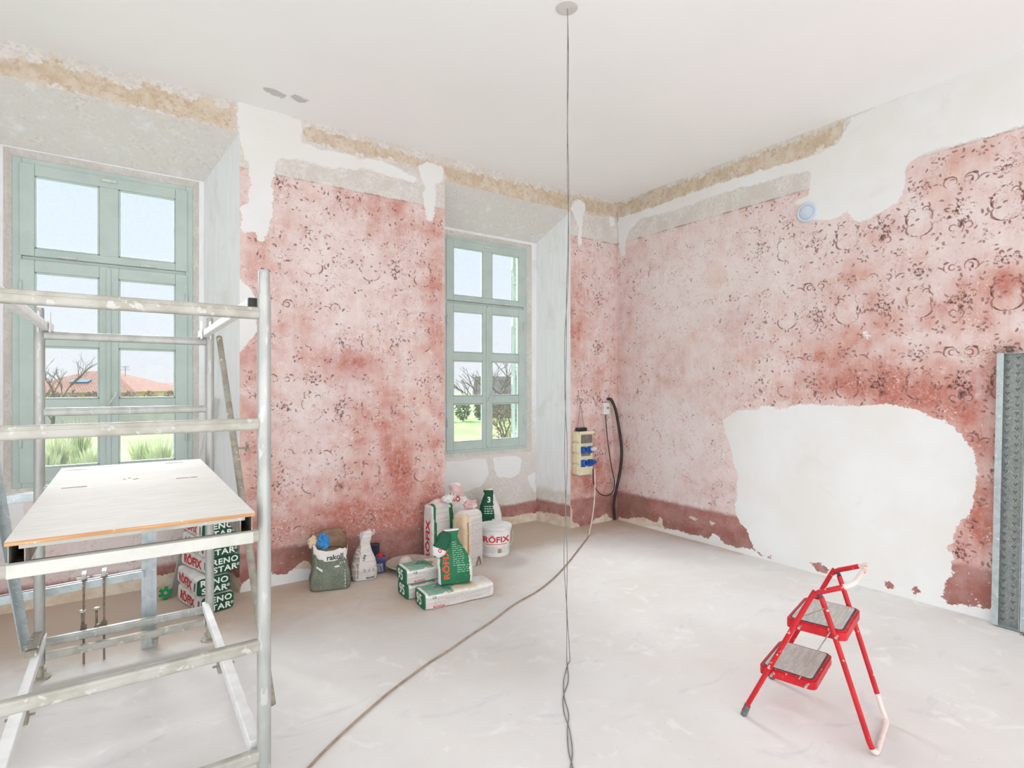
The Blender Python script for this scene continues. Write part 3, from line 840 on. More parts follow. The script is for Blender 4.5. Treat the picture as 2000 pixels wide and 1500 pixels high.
rusty = mat('rusty_steel', C(140, 122, 108), C(110, 92, 80), 25, 0.7, 0.2, spots=C(200, 196, 188), spot_sc=35, spot_t=0.62)
bare_bolt = mat('zinc_bolt', C(196, 194, 188), C(170, 166, 158), 25, 0.45, 0.4)

SX0, SX1, SY0, SY1 = -0.385, 0.435, 2.28, 3.95
RZ = (0.193, 0.612, 1.031, 1.454, 1.875)
sc = empty('scaffold_tower', (0, 0, 0), label='aluminium scaffold tower with rungs and braces in front of the window', cat='scaffold')
def rz_tube(x, y, prof): 
    return B().lathe(prof, 20, Matrix.Translation((x, y, 0)), True)
for (x, y) in ((SX0, SY0), (SX1, SY0), (SX0, SY1), (SX1, SY1)):
    top = 1.945 if y == SY0 else 1.93
    p = rz_tube(x, y, [(0.025, 0.075), (0.025, top), (0.0262, top), (0.0262, top + 0.004), (0.021, top + 0.005), (0.021, top + 0.085), (0.018, top + 0.096), (0.010, top + 0.099)]).build('post', alu, sc)
    auto_smooth(p)
    ft = B()
    ft.lathe([(0.0, 0.0), (0.05, 0.0), (0.05, 0.008), (0.018, 0.014), (0.018, 0.09)], 16, Matrix.Translation((x, y, 0)))
    ft.box((x - 0.03, y - 0.006, 0.03), (x + 0.03, y + 0.006, 0.05), 0.002)
    auto_smooth(ft.build('adjustable_foot', old_steel, sc))
for y, m_ in ((SY0, alu_dirty), (SY1, alu)):
    for z in RZ:
        b = B()
        b.box((SX0 + 0.015, y - 0.019, z - 0.0225), (SX1 - 0.015, y + 0.019, z + 0.0225), 0.009)
        b.box((SX0 + 0.02, y - 0.0215, z + 0.006), (SX1 - 0.02, y + 0.0215, z + 0.012), 0.002)
        auto_smooth(b.build('rung', m_, sc), 50)
for x in (-0.352, 0.400):
    zc = RZ[4] + 0.0225 + 0.018
    br = B().bar((x, SY0 + 0.03, zc), (x, SY1 - 0.14, zc), 0.034, 0.036, bev=0.004)
    bo = br.build('top_brace', white_steel, sc)
    B().box((x - 0.018, SY0 + 0.012, zc - 0.019), (x + 0.018, SY0 + 0.036, zc + 0.019), 0.003).build('end_cap', black_plastic, bo)
    cl = B()
    cl.box((x - 0.024, SY1 - 0.14, zc - 0.017), (x + 0.024, SY1 + 0.06, zc + 0.028), 0.004); cl.box((x - 0.024, SY1 + 0.024, zc - 0.05), (x + 0.024, SY1 + 0.034, zc + 0.02), 0.002)
    cl.box((x - 0.026, SY1 - 0.16, zc - 0.034), (x - 0.020, SY1 - 0.10, zc + 0.075), 0.002)
    cl.box((x + 0.020, SY1 - 0.16, zc - 0.034), (x + 0.026, SY1 - 0.10, zc + 0.075), 0.002)
    cl.build('brace_hook', white_steel, bo)
# base frame
for x in (-0.372, 0.412):
    b = B().bar((x, 3.10, 0.215), (x, SY1 + 0.02, 0.215), 0.036, 0.044, bev=0.004)
    o = b.build('base_bar', white_steel, sc)
    B().bar((x, SY0 + 0.04, 0.205), (x, 3.16, 0.215), 0.046, 0.052, bev=0.005).build('base_sleeve', white_steel, o)
    c_ = B()
    c_.box((x - 0.028, 3.14, 0.14), (x + 0.028, 3.20, 0.252), 0.003)
    c_.tube([(x - 0.05, 3.17, 0.17), (x + 0.05, 3.17, 0.17)], 0.006, 8)
    c_.build('clamp_bracket', old_steel, o)
b = B(); b.box((-0.36, SY1 - 0.02, 0.095), (0.41, SY1 + 0.018, 0.137), 0.006)
auto_smooth(b.build('base_crossbar', alu_dirty, sc), 50)
# diagonal braces
d1 = B().bar((0.472, 3.80, 1.895), (0.472, 2.33, 0.35), 0.020, 0.036, up=(1, 0, 0), bev=0.004)
d1 = B().tube([(0.470, 3.80, 1.895), (0.470, 2.32, 0.345)], 0.0165, 12)
d1o = auto_smooth(d1.build('diagonal_brace', old_steel, sc))
wn = B(); wn.tube([(0.47, 3.21, 1.27), (0.535, 3.21, 1.27)], 0.006, 8); wn.bar((0.53, 3.19, 1.25), (0.53, 3.23, 1.30), 0.006, 0.014, up=(1, 0, 0), bev=0.002); wn.bar((0.53, 3.23, 1.25), (0.53, 3.19, 1.29), 0.006, 0.014, up=(1, 0, 0), bev=0.002)
wn.build('wing_nut', old_steel, d1o)
b = B().bar((-0.425, 2.36, 1.88), (-0.425, 3.68, 0.275), 0.05, 0.006, up=(1, 0, 0), bev=0.001)
b.bar((-0.410, 2.378, 1.893), (-0.410, 3.698, 0.288), 0.006, 0.034, up=(1, 0, 0), bev=0.001)
b.build('diagonal_brace', galv, sc)
hk = B(); hk.tube([(-0.43, 3.69, 0.27), (-0.36, 3.69, 0.27)], 0.008, 8); hk.box((-0.415, 3.66, 0.235), (-0.365, 3.99, 0.265), 0.004)
hk.build('brace_hook', old_steel, sc)

# ---------------------------------------------------------------- plywood platform resting on the rungs
def ply_material():
    t = NT('worn_plywood_deck'); P = t.P()
    g = t.noise(t.scale(P, (3, 30, 30)), 3.0, 6, 0.65)
    c = t.mix(t.step(g, 0.35, 0.7), C(219, 217, 213), C(206, 202, 195))
    c = t.mix(t.step(t.noise(t.scale(P, (6, 90, 20)), 3.5, 4, 0.6), 0.66, 0.72, 0, 0.55), c, C(176, 162, 148))
    c = t.mix(t.step(t.noise(P, 60, 2), 0.74, 0.76), c, C(130, 116, 104))
    nrm = t.n('ShaderNodeSeparateXYZ', {0: t.n('ShaderNodeNewGeometry').outputs['Normal']}).outputs[2]
    edge = t.mix(t.step(t.noise(t.scale(P, (4, 4, 160)), 1.0, 3), 0.4, 0.6), C(206, 166, 122), C(186, 140, 98))
    edge = t.mix(t.step(t.noise(P, 30, 4), 0.58, 0.66), edge, C(226, 214, 196))
    c = t.mix(t.step(t.m('ABSOLUTE', nrm), 0.3, 0.6), edge, c)
    t.bsdf(c, 0.8, 0, t.bump(g, 0.15, 0.003))
    return t.mat
PZ = 1.136
X0, X1, Y0, Y1 = -0.286, 0.378, 2.135, 3.88
pf = empty('scaffold_platform', (0, 0, 0), label='worn pale plywood work platform lying across the scaffold rungs', cat='platform')
B().box((X0, Y0, PZ), (X1, Y1, PZ + 0.014), 0.0015).build('deck_board', ply_material(), pf)
for x0, x1, sgn in ((X0 + 0.003, X0 + 0.043, 1), (X1 - 0.043, X1 - 0.003, -1)):
    b = B(); zb = RZ[2] + 0.0235
    b.box((x0, Y0 + 0.036, zb), (x0 + 0.003, Y1 - 0.01, PZ)); b.box((x1 - 0.003, Y0 + 0.036, zb), (x1, Y1 - 0.01, PZ))
    b.box((x0 + .003, Y0 + 0.036, PZ - 0.003), (x1 - .003, Y1 - 0.01, PZ)); b.box((x0 + .003, Y0 + 0.036, zb), (x1 - .003, Y1 - 0.01, zb + 0.003))
    b.build('side_rail', old_steel, pf)
lum = mat('limed_timber', C(208, 209, 201), C(198, 198, 188), 9, 0.7, spots=C(206, 204, 190), spot_sc=22, spot_t=0.66)
for (ya, yb) in ((Y0 + 0.002, Y0 + 0.034), (Y1 - 0.05, Y1 - 0.012)):
    bb = B().box((X0 + 0.004, ya, 1.040), (X1 - 0.004, yb, 1.080), 0.003)
    o = bb.build('cross_beam', lum, pf)
    B().box((X0 + 0.03, ya + 0.012, PZ - 0.014), (X1 - 0.03, ya + 0.03, PZ), 0.002).build('stiffener', alu_dirty, pf)
for (px_, py_) in ((145, 952), (365, 933), (147, 918), (340, 904)):
    c_ = oz(px_, py_, PZ + 0.014)
    B().box((c_.x - 0.045, c_.y - 0.006, PZ + 0.0135), (c_.x + 0.045, c_.y + 0.006, PZ + 0.0155), 0.0006).build('hinge_plate', rusty, pf)
for k, (px_, py_) in enumerate(((243, 936), (253, 934), (263, 936), (268, 935))):
    c_ = oz(px_, py_, PZ + 0.014)
    B().lathe([(0.0, 0.0018), (0.006, 0.0016), (0.007, 0.0)], 10, Matrix.Translation((c_.x, c_.y, PZ + 0.0138))).build('screw_head', rusty, pf)

# ---------------------------------------------------------------- galvanised stud frame behind the scaffold
sf = empty('stud_frame', (0, 0, 0), label='galvanised drywall stud frame standing behind the scaffold', cat='metal frame')
def cstud(b, p, q, w, d, up):
    """lipped channel: web with two flanges and grooves"""
    p, q = Vector(p), Vector(q); ax = (q - p).normalized(); u = Vector(up).normalized(); sd = ax.cross(u).normalized()
    b.bar(p, q, w, 0.002, up=u, bev=0)
    for s_ in (-1, 1):
        o_ = sd * (s_ * w / 2) + u * (d / 2)
        b.bar(p + o_, q + o_, 0.002, d, up=u, bev=0)
        o_ = sd * (s_ * (w / 2 - 0.008)) + u * d
        b.bar(p + o_, q + o_, 0.016, 0.002, up=u, bev=0)
        o_ = sd * (s_ * w * 0.2) - u * 0.002
        b.bar(p + o_, q + o_, w * 0.10, 0.004, up=u, bev=0.001)
    return b
FY = 4.035
cstud(B(), (0.118, FY, 0.0), (0.118, FY, 1.08), 0.076, 0.05, (0, 1, 0)).build('upright_stud', galv, sf)
cstud(B(), (-1.25, FY, 0.0), (-1.25, FY, 1.08), 0.076, 0.05, (0, 1, 0)).build('upright_stud', galv, sf)
cstud(B(), (-1.25, FY + 0.01, 0.395), (0.09, FY + 0.01, 0.437), 0.052, 0.04, (0, 0, 1)).build('rail', galv, sf)
cstud(B(), (-1.25, FY + 0.01, 0.945), (0.09, FY + 0.01, 0.975), 0.052, 0.04, (0, 0, 1)).build('rail', galv, sf)
b = B(); b.box((0.13, FY - 0.012, 0.05), (0.17, FY + 0.01, 0.062), 0.002); b.box((0.14, FY - 0.02, 0.02), (0.165, FY, 0.05), 0.003)
b.build('fixing_bracket', old_steel, sf)

# two bar clamps hooked over the lower rail
def bar_clamp(x, top, low, screw_dx, lab):
    t = empty('bar_clamp', (x, FY - 0.028, 0.003), label=lab, cat='clamp', group='bar clamps hooked on the stud frame rail')
    B().box((-0.0055, -0.004, low), (0.0055, 0.004, top), 0.001).build('clamp_bar', rusty, t)
    j = B(); j.box((-0.012, -0.006, top - 0.03), (0.012, 0.075, top), 0.004); j.box((-0.03 + screw_dx, -0.004, top - 0.028), (0.03 + screw_dx, 0.004, top - 0.016), 0.002)
    j.lathe([(0, 0), (0.016, 0), (0.016, 0.01), (0, 0.012)], 12, Matrix.Translation((0, 0.06, top - 0.045)))
    j.build('fixed_jaw', bare_bolt, t)
    z = 0.20
    s_ = B(); s_.box((-0.014, -0.012, z - 0.022), (0.014, 0.012, z + 0.03), 0.004); s_.bar((0, 0, z), (screw_dx * 1.6, 0.0, z + 0.01), 0.02, 0.022)
    so = s_.build('sliding_jaw', rusty, t)
    sx = screw_dx * 1.6
    h = B(); h.lathe([(0.0, 0), (0.006, 0.0), (0.006, 0.10), (0.0, 0.10)], 10, Matrix.Translation((sx, 0, z)))
    h.build('screw', rusty, so, True)
    B().lathe([(0.0, 0.0), (0.012, 0.0), (0.014, 0.03), (0.011, 0.06), (0, 0.062)], 12, Matrix.Translation((sx, 0, z - 0.055))).build('grip', rusty, so, True)
    B().lathe([(0.0, 0.0), (0.020, 0.0), (0.022, 0.006), (0.012, 0.012), (0.0, 0.012)], 14, Matrix.Translation((sx, 0, z + 0.10))).build('pressure_pad', bare_bolt, so, True)
    return t
bar_clamp(-0.196, 0.515, 0.0, -0.004, 'slim rusty bar clamp with its screw in line with the bar')
bar_clamp(-0.102, 0.515, 0.0, -0.022, 'rusty bar clamp with its screw set beside the bar')

# straightedge leaning in the niche, green cap on the floor
p0 = Vector((0.300, 4.93, 0.013)); p1 = Vector((0.588, 4.965, 1.50))
b = B().bar(p0, p1, 0.018, 0.045, up=(1, 0.2, 0), bev=0.002)
tag(b.build('straightedge', alu), 'grey aluminium straightedge leaning in the window niche behind the sacks', 'straightedge')
gcol = mat('green_plastic', C(20, 150, 84), C(14, 128, 70), 20, 0.4)
g = B(); gc = oz(323, 1168)
Mg = Matrix.Translation((gc.x, gc.y - 0.02, 0.045)) @ Matrix.Rotation(math.radians(70), 4, 'X') @ Matrix.Rotation(0.4, 4, 'Z')
for k in range(6):
    a = k * math.pi / 3
    g.box((-0.014, -0.012, -0.018), (0.014, 0.012, 0.018), 0.005, Mg @ Matrix.Translation((0.032 * math.cos(a), 0.032 * math.sin(a), 0)) @ Matrix.Rotation(a, 4, 'Z'))
g.lathe([(0.012, -0.016), (0.03, -0.016), (0.03, 0.016), (0.012, 0.016), (0.012, -0.016)], 18, Mg)
tag(g.build('plastic_star', gcol), 'small bright green plastic star wheel on the floor beside the sacks', 'plastic part')

# ---------------------------------------------------------------- red folding step stool
red = mat('chipped_red_paint', C(205, 38, 48), C(188, 30, 42), 10, 0.4, spots=C(228, 196, 190), spot_sc=38, spot_t=0.665)
redw = mat('plaster_covered_red_paint', C(228, 214, 208), C(214, 120, 116), 16, 0.6, lo=0.55, hi=0.62)
rubber = mat('grey_rubber', C(96, 98, 100), C(120, 120, 120), 18, 0.8)
matgrey = mat('ribbed_grey_mat', C(186, 186, 182), C(204, 202, 196), 10, 0.75, spots=C(216, 212, 204), spot_sc=24, spot_t=0.60, stretch=(1, 6, 1))
dark_line = mat('dark_rubber_edge', C(70, 74, 82), C(90, 92, 96), 20, 0.7)
th = math.atan2(.24, .97)
st = empty('step_stool', (2.74, 1.35, 0), th, 'red two-step folding stool with grey treads standing on the floor', 'step stool')
R = 0.0115
fp = [(-.223, .266, .022), (-.2195, .222, .115), (-.2005, -.015, .622), (-.199, -.032, .648), (-.197, -.055, .668)]
hp = [(-.194, -.085, .682), (-.188, -.15, .712)]
def mir(p): return (-p[0], p[1], p[2])
near = smooth_path(fp + hp, 5); 
for q_ in (near, [mir(p) for p in near]): auto_smooth(B().tube(q_, R, 12).build('front_leg', red, st))
grip = smooth_path([(-.188, -.15, .712), (-.183, -.168, .722), (-.165, -.183, .730), (-.12, -.187, .732), (0, -.187, .732), (.12, -.187, .732), (.165, -.183, .730), (.183, -.168, .722), (.188, -.15, .712)], 4)
auto_smooth(B().tube(grip, R * 1.01, 12).build('handle_grip', redw, st))
rp = [(-.188, -.062, .645), (-.181, -.13, .43), (-.173, -.225, .12)]
near = rp
long_ = rp + [(-.170, -.243, .06), (-.166, -.253, .034)]
for q_ in (smooth_path(long_, 4), [mir(p) for p in near]): auto_smooth(B().tube(q_, R, 12).build('rear_leg', red, st))
rb = smooth_path([(-.166, -.253, .034), (-.164, -.257, .026), (-.14, -.266, .0125), (-.06, -.267, .012), (.06, -.267, .012), (.14, -.266, .0125), (.164, -.257, .026), (.170, -.243, .06), (.173, -.225, .12)], 4)
auto_smooth(B().tube(rb, R * 1.01, 12).build('foot_bar', redw, st))
for s_ in (-1, 1):
    p = Vector((s_ * .2235, .268, 0.0)); q = Vector((s_ * .2215, .249, .055))
    auto_smooth(B().tube([p + (q - p) * 0.03, q], 0.0145, 14).build('rubber_foot', rubber, st))
    B().tube([(s_ * .188, -.062, .648), (s_ * .205, -.050, .662)], 0.009, 10).build('hinge_rivet', dark_line, st)
    e = B().tube([(s_ * .205, .03, .53), (s_ * .200, -.075, .60)], 0.0028, 6); e.build('spring_rod', old_steel, st)
    B().tube([(s_ * .188, .03, .245), (s_ * .190, -.098, .50)], 0.0030, 6).build('stay_rod', old_steel, st)
def rrect(w, d, r, n=6):
    out = []
    for (cx, cy, a0) in ((w / 2 - r, d / 2 - r, 0), (-w / 2 + r, d / 2 - r, 90), (-w / 2 + r, -d / 2 + r, 180), (w / 2 - r, -d / 2 + r, 270)):
        for k in range(n + 1):
            a = math.radians(a0 + 90 * k / n); out.append((cx + r * math.cos(a), cy + r * math.sin(a)))
    return out
def prism(b, outline, z0, z1, c=(0, 0)):
    n = len(outline)
    b.add([(x + c[0], y + c[1], z0) for x, y in outline] + [(x + c[0], y + c[1], z1) for x, y in outline],
          [tuple(reversed(range(n))), tuple(range(n, 2 * n))] + [(i, (i + 1) % n, n + (i + 1) % n, n + i) for i in range(n)])
    return b
for (qc, zt) in ((-0.033, 0.508), (0.088, 0.247)):
    b = B(); prism(b, rrect(0.356, 0.248, 0.03), zt - 0.042, zt - 0.006, (0, qc)); prism(b, rrect(0.346, 0.238, 0.028), zt - 0.007, zt - 0.001, (0, qc))
    so = b.build('tread', red, st)
    prism(B(), rrect(0.328, 0.220, 0.022), zt - 0.002, zt + 0.0015, (0, qc)).build('tread_edging', dark_line, so)
    mt = B(); prism(mt, rrect(0.316, 0.208, 0.018), zt - 0.001, zt + 0.0028, (0, qc))
    for k in range(26): mt.box((-0.152, qc - 0.098 + k * 0.0078, zt + 0.0024), (0.152, qc - 0.0945 + k * 0.0078, zt + 0.0038))
    mt.build('tread_mat', matgrey, so)
    for s_ in (-1, 1):
        for q in (qc + 0.06, qc - 0.09):
            B().tube([(s_ * .176, q, zt - 0.022), (s_ * .206, q, zt - 0.022)], 0.006, 10).build('rivet', bare_bolt, so)
# ---------------------------------------------------------------- sacks and tins
def loft(rings, n=44, sub=4, seed=0.0, wr=0.004, wsc=18.0, close_top=True, M=None):
    """rings: (z, width, depth, ox, oy, squareness). Returns verts, faces, per-face (angle, t)"""
    pts = []
    m = len(rings)
    for i in range(m - 1):
        for k in range(sub):
            t = k / sub
            a = rings[max(i - 1, 0)]; b = rings[i]; c = rings[i + 1]; d = rings[min(i + 2, m - 1)]
            pts.append([0.5 * (2 * b[j] + (c[j] - a[j]) * t * 0.6 + (-(c[j] - a[j]) * 0.6 * 2 - (d[j] - b[j]) * 0.6 + 6 * (c[j] - b[j])) * t * t + ((c[j] - a[j]) * 0.6 + (d[j] - b[j]) * 0.6 - 4 * (c[j] - b[j])) * t ** 3) for j in range(6)])
    pts.append(list(rings[-1]))
    V = []; Fc = []; info = []
    for (z, w, d, ox_, oy_, p) in pts:
        for k in range(n):
            a = 2 * math.pi * (k + 0.5) / n
            ca, sa = math.cos(a), math.sin(a)
            x = w / 2 * math.copysign(abs(ca) ** (2 / p), ca); y = d / 2 * math.copysign(abs(sa) ** (2 / p), sa)
            q = Vector((x + ox_, y + oy_, z))
            s_ = nz(q, wsc, seed) * wr + nz(q, wsc * 2.6, seed + 5) * wr * 0.5
            V.append(q + Vector((x, y, 0)).normalized() * s_)
    R_ = len(pts)
    for i in range(R_ - 1):
        for k in range(n):
            Fc.append((i * n + k, i * n + (k + 1) % n, (i + 1) * n + (k + 1) % n, (i + 1) * n + k)); info.append(((k + 1) / n * 360, (i + 0.5) / (R_ - 1)))
    Fc.append(tuple(reversed(range(n)))); info.append((0, -1))
    if close_top: Fc.append(tuple((R_ - 1) * n + k for k in range(n))); info.append((0, 2))
    if M is not None: V = [M @ v for v in V]
    return V, Fc, info

paper = mat('white_paper', C(232, 231, 228), C(220, 218, 213), 14, 0.8, bsc=40, bump=0.3)
paper_grey = mat('dusty_printed_paper', C(222, 216, 212), C(206, 199, 194), 16, 0.85, bsc=40, bump=0.35, stretch=(0.4, 0.4, 5))
kraft = mat('kraft_paper', C(170, 140, 116), C(150, 118, 96), 12, 0.9, bump=0.3)
kraft_light = mat('light_kraft_paper', C(226, 205, 176), C(212, 190, 162), 12, 0.9)
green_print = mat('green_print', C(46, 122, 84), C(40, 110, 76), 8, 0.7, spots=C(180, 196, 176), spot_sc=46, spot_t=0.70)
green_dusty = mat('dusty_green_print', C(122, 166, 146), C(160, 186, 170), 7, 0.8, spots=C(214, 210, 196), spot_sc=16, spot_t=0.60)
green_dark = mat('dark_green_print', C(28, 92, 66), C(24, 80, 58), 8, 0.65)
red_print = mat('red_print', C(214, 62, 66), C(204, 52, 58), 10, 0.7)
orange_print = mat('orange_red_print', C(235, 92, 70), C(225, 84, 62), 10, 0.7)
white_print = mat('white_print', C(240, 242, 238), C(232, 234, 230), 10, 0.75)
pale_green_print = mat('pale_green_print', C(150, 196, 168), C(134, 184, 154), 30, 0.75)
black_print = mat('black_print', C(70, 70, 70), C(84, 84, 84), 10, 0.75)
grey_print = mat('fine_grey_print', C(176, 172, 170), C(192, 188, 186), 60, 0.8)
olive_bag = mat('grey_green_sack', C(120, 128, 112), C(106, 114, 100), 10, 0.7, spots=C(156, 162, 150), spot_sc=120, spot_t=0.60, bump=0.35)
pinkish = mat('pinkish_torn_paper', C(216, 176, 174), C(226, 206, 202), 14, 0.85, bump=0.4)
brown_tape = mat('brown_tape', C(172, 138, 96), C(158, 124, 84), 14, 0.7)
dust_tan = mat('tan_dust_on_paper', C(222, 212, 190), C(206, 194, 170), 9, 0.9)

def lying_sack(name, L, W, Hh, mats, mi_fn, seed, loc, rz, label, cat='sack', group=None, crush=0.004):
    """filled block-bottom sack, long axis local X, resting on z = 0"""
    p = 6.5
    rings = [(-L / 2, W * 0.86, Hh * 0.80, 0, 0, p), (-L / 2 + 0.006, W * 0.97, Hh * 0.95, 0, 0, p), (-L / 2 + 0.04, W, Hh, 0, 0, p), (-L / 4, W * 1.02, Hh * 1.01, 0, 0, p), (0, W * 1.01, Hh * 1.02, 0, 0, p), (L / 4, W * 1.02, Hh, 0, 0, p), (L / 2 - 0.04, W, Hh * 0.98, 0, 0, p), (L / 2 - 0.006, W * 0.96, Hh * 0.92, 0, 0, p), (L / 2, W * 0.84, Hh * 0.76, 0, 0, p)]
    M = Matrix(((0, 0, 1, 0), (1, 0, 0, 0), (0, 1, 0, Hh / 2), (0, 0, 0, 1)))
    V, Fc, info = loft(rings, 56, 5, seed, crush, 12, True, M)
    V = [Vector((v.x, v.y, max(v.z, 0.0))) for v in V]
    mi = []
    for f, inf in zip(Fc, info):
        c = sum((V[i] for i in f), Vector()) / len(f)
        mi.append(mi_fn(c, inf))
    o = mesh(name, V, Fc, mats, None, True, mi)
    o.location = loc; o.rotation_euler = (0, 0, rz)
    return tag(o, label, cat, group)

XV, YV, ZV = Vector((1, 0, 0)), Vector((0, 1, 0)), Vector((0, 0, 1))
def lines_print(target, org, xd, yd, w, h, rows, m, name='small_print', seed=1, reach=0.2):
    rnd = random.Random(seed); vs = []; fs = []
    for r_ in range(rows):
        y = h / 2 - (r_ + 0.5) * h / rows; x = -w / 2
        while x < w / 2 - 0.008:
            l = rnd.uniform(0.012, 0.04); l = min(l, w / 2 - x)
            hh = h / rows * 0.17
            k = len(vs); vs += [(x, y - hh), (x + l / 2, y - hh), (x + l, y - hh), (x + l, y + hh), (x + l / 2, y + hh), (x, y + hh)]; fs += [(k, k + 1, k + 4, k + 5), (k + 1, k + 2, k + 3, k + 4)]
            x += l + 0.008
    return project(vs, fs, target, org, xd, yd, name, m, 0.0012, reach)
def barcode(target, org, xd, yd, w, h, m, seed=3):
    rnd = random.Random(seed); vs = []; fs = []; x = -w / 2
    while x < w / 2:
        l = rnd.choice((0.0012, 0.002, 0.003)); k = len(vs)
        vs += [(x, -h / 2), (x + l, -h / 2), (x + l, h / 2), (x, h / 2)]; fs.append((k, k + 1, k + 2, k + 3)); x += l + rnd.choice((0.0012, 0.002))
    return project(vs, fs, target, org, xd, yd, 'barcode', m, 0.0012)

# three long sacks marked 95
def sack95(loc, rz, seed, label, dusty):
    mats = [paper_grey, green_print, green_dusty, dust_tan, paper]
    L, W, Hh = 0.56, 0.205, 0.112
    def fn(c, inf):
        if c.x < -L / 2 + 0.012: return 1
        if c.z > Hh - 0.012:
            if c.x < -L / 2 + 0.03: return 4
            if c.x < -0.06: return 2
            if c.x < 0.14: return 3
            return 4
        if c.z > Hh - 0.022 and abs(c.y) > W / 2 - 0.02: return 4
        return 0
    o = lying_sack('plaster_sack', L, W, Hh, mats, fn, seed, loc, rz, label, 'sack', 'sacks marked 95')
    write('95', o, (-L / 2, 0.005, Hh * 0.50), -YV, ZV, 0.105, white_print, 'lettering', 0.03)
    write('CE', o, (-L / 2 + 0.075, -W / 2, Hh - 0.028), XV, ZV, 0.022, black_print, 'lettering', 0.02, spacing=1.3)
    write('RÖFIX', o, (-L / 2 + 0.11, -W / 2, 0.018), XV, ZV, 0.020, red_print, 'lettering', 0.03, sx=1.6)
    lines_print(o, (0.02, -W / 2, Hh * 0.48), XV, ZV, 0.46, 0.05, 5, grey_print, seed=int(seed) + 2)
    lines_print(o, (-L / 2 + 0.19, 0.0, Hh), (0.8, -0.6, 0), (0.6, 0.8, 0), 0.13, 0.09, 6, green_dark, 'stamped_print', seed=int(seed) + 9)
    return o
sack95((2.000, 3.905, 0.0), math.radians(-1), 3.0, 'long green-ended sack marked 95 at the bottom of the pile of two', False)
sack95((1.985, 3.892, 0.1165), math.radians(-2.5), 8.0, 'long green-ended sack marked 95 on top of another such sack', True)
f95 = sack95((2.022, 3.640, 0.0), math.radians(-4.5), 13.0, 'long green-ended sack marked 95 with a green sack standing on it', True)

# green sack standing on the front one, its top folded over
def standing_sack(name, rings, mats, mi_fn, loc, rz, label, seed=1.0, wr=0.006, cat='sack', group=None, n=48, sub=5, tilt=None, wsc=14):
    V, Fc, info = loft(rings, n, sub, seed, wr, wsc, True)
    V = [Vector((v.x, v.y, max(v.z, 0.0))) for v in V]
    mi = [mi_fn(sum((V[i] for i in f), Vector()) / len(f), inf) for f, inf in zip(Fc, info)]
    o = mesh(name, V, Fc, mats, None, True, mi)
    o.location = loc; o.rotation_euler = tilt if tilt else (0, 0, rz)
    return tag(o, label, cat, group)
FACE = -YAW * 0 
def face_dir(loc):
    """heading so that local -Y looks at the camera"""
    return math.atan2(loc[0], -loc[1]) + math.pi if False else -math.atan2(loc[0], loc[1])
gl = (2.040, 3.668, 0.1205)
rings = [(0.0, 0.225, 0.10, 0, 0, 5), (0.012, 0.250, 0.125, 0, 0, 5), (0.09, 0.258, 0.130, 0.002, 0, 5), (0.17, 0.250, 0.125, -0.006, 0, 4.5), (0.235, 0.205, 0.10, -0.016, 0, 4), (0.285, 0.165, 0.075, -0.028, 0, 4), (0.335, 0.135, 0.06, -0.030, 0, 4), (0.372, 0.130, 0.05, -0.022, 0, 4), (0.398, 0.115, 0.03, -0.010, 0, 3)]
def fn(c, inf):
    if abs(c.x + 0.0) > 0.108 and c.z < 0.22: return 1
    if inf[1] > 0.94: return 1
    return 0
gs = standing_sack('plaster_sack', rings, [green_print, paper], fn, gl, -math.atan2(gl[0], gl[1]) + 0.12, 'crumpled green sack with white edges standing on a lying sack', 4.0, 0.007, tilt=(0.0, math.radians(-3), -math.atan2(gl[0], gl[1]) + 0.10))
write('RÖFIX', gs, (-0.062, -0.08, 0.155), ZV, -XV, 0.058, orange_print, 'lettering', 0.035, sx=1.35)
lines_print(gs, (0.030, -0.08, 0.225), XV, ZV, 0.085, 0.18, 12, pale_green_print, seed=5)
lines_print(gs, (0.060, -0.08, 0.115), XV, ZV, 0.09, 0.06, 4, pale_green_print, 'small_print', 8)
# the folded-over flap
V, Fc, info = loft([(0.0, 0.07, 0.03, 0, 0, 3), (0.04, 0.10, 0.05, 0.0, -.004, 3.5), (0.10, 0.105, 0.06, 0.0, -.012, 3.5), (0.15, 0.095, 0.055, 0.004, -.02, 3.5), (0.185, 0.06, 0.03, 0.010, -.022, 3)], 32, 5, 6.0, 0.009, 20)
fl = mesh('folded_flap', V, Fc, [green_dark, paper], gs, True, [1 if i[1] > 0.60 or 100 < i[0] < 170 else 0 for i in info])
fl.location = (-0.045, -0.030, 0.385); fl.rotation_euler = (0, math.radians(207), 0)
write('Ö', fl, (0.0, -0.05, 0.135), -XV, -ZV, 0.035, red_print, 'lettering', 0.04)

# standing sacks by the wall corner
loc = (2.362, 4.545, 0)
rings = [(0, 0.235, 0.15, 0, 0, 6), (0.015, 0.25, 0.165, 0, 0, 7), (0.2, 0.255, 0.17, 0, 0, 7), (0.40, 0.25, 0.165, 0, 0, 7), (0.50, 0.245, 0.155, 0, 0, 6), (0.525, 0.20, 0.11, 0, 0, 4), (0.56, 0.12, 0.06, 0.01, 0, 3)]
def fn(c, inf):
    if inf[1] > 0.86: return 3
    if c.x < -0.112 : return 1
    if -0.108 < c.x < -0.085 and c.y < 0: return 2
    if 0.062 < c.x < 0.096 and c.y < 0: return 2
    if 0.054 < c.x <= 0.062 or 0.096 <= c.x < 0.106: return 1
    return 0
s1 = standing_sack('plaster_sack', rings, [paper_grey, paper, green_print, pinkish], fn, loc, math.radians(6), 'tall standing sack with green stripes and a red-lettered white side', 2.0, 0.004)
write('RÖFIX', s1, (-0.13, -0.01, 0.20), ZV, YV, 0.085, red_print, 'lettering', 0.04, sx=1.5)
loc = (2.515, 4.285, 0)
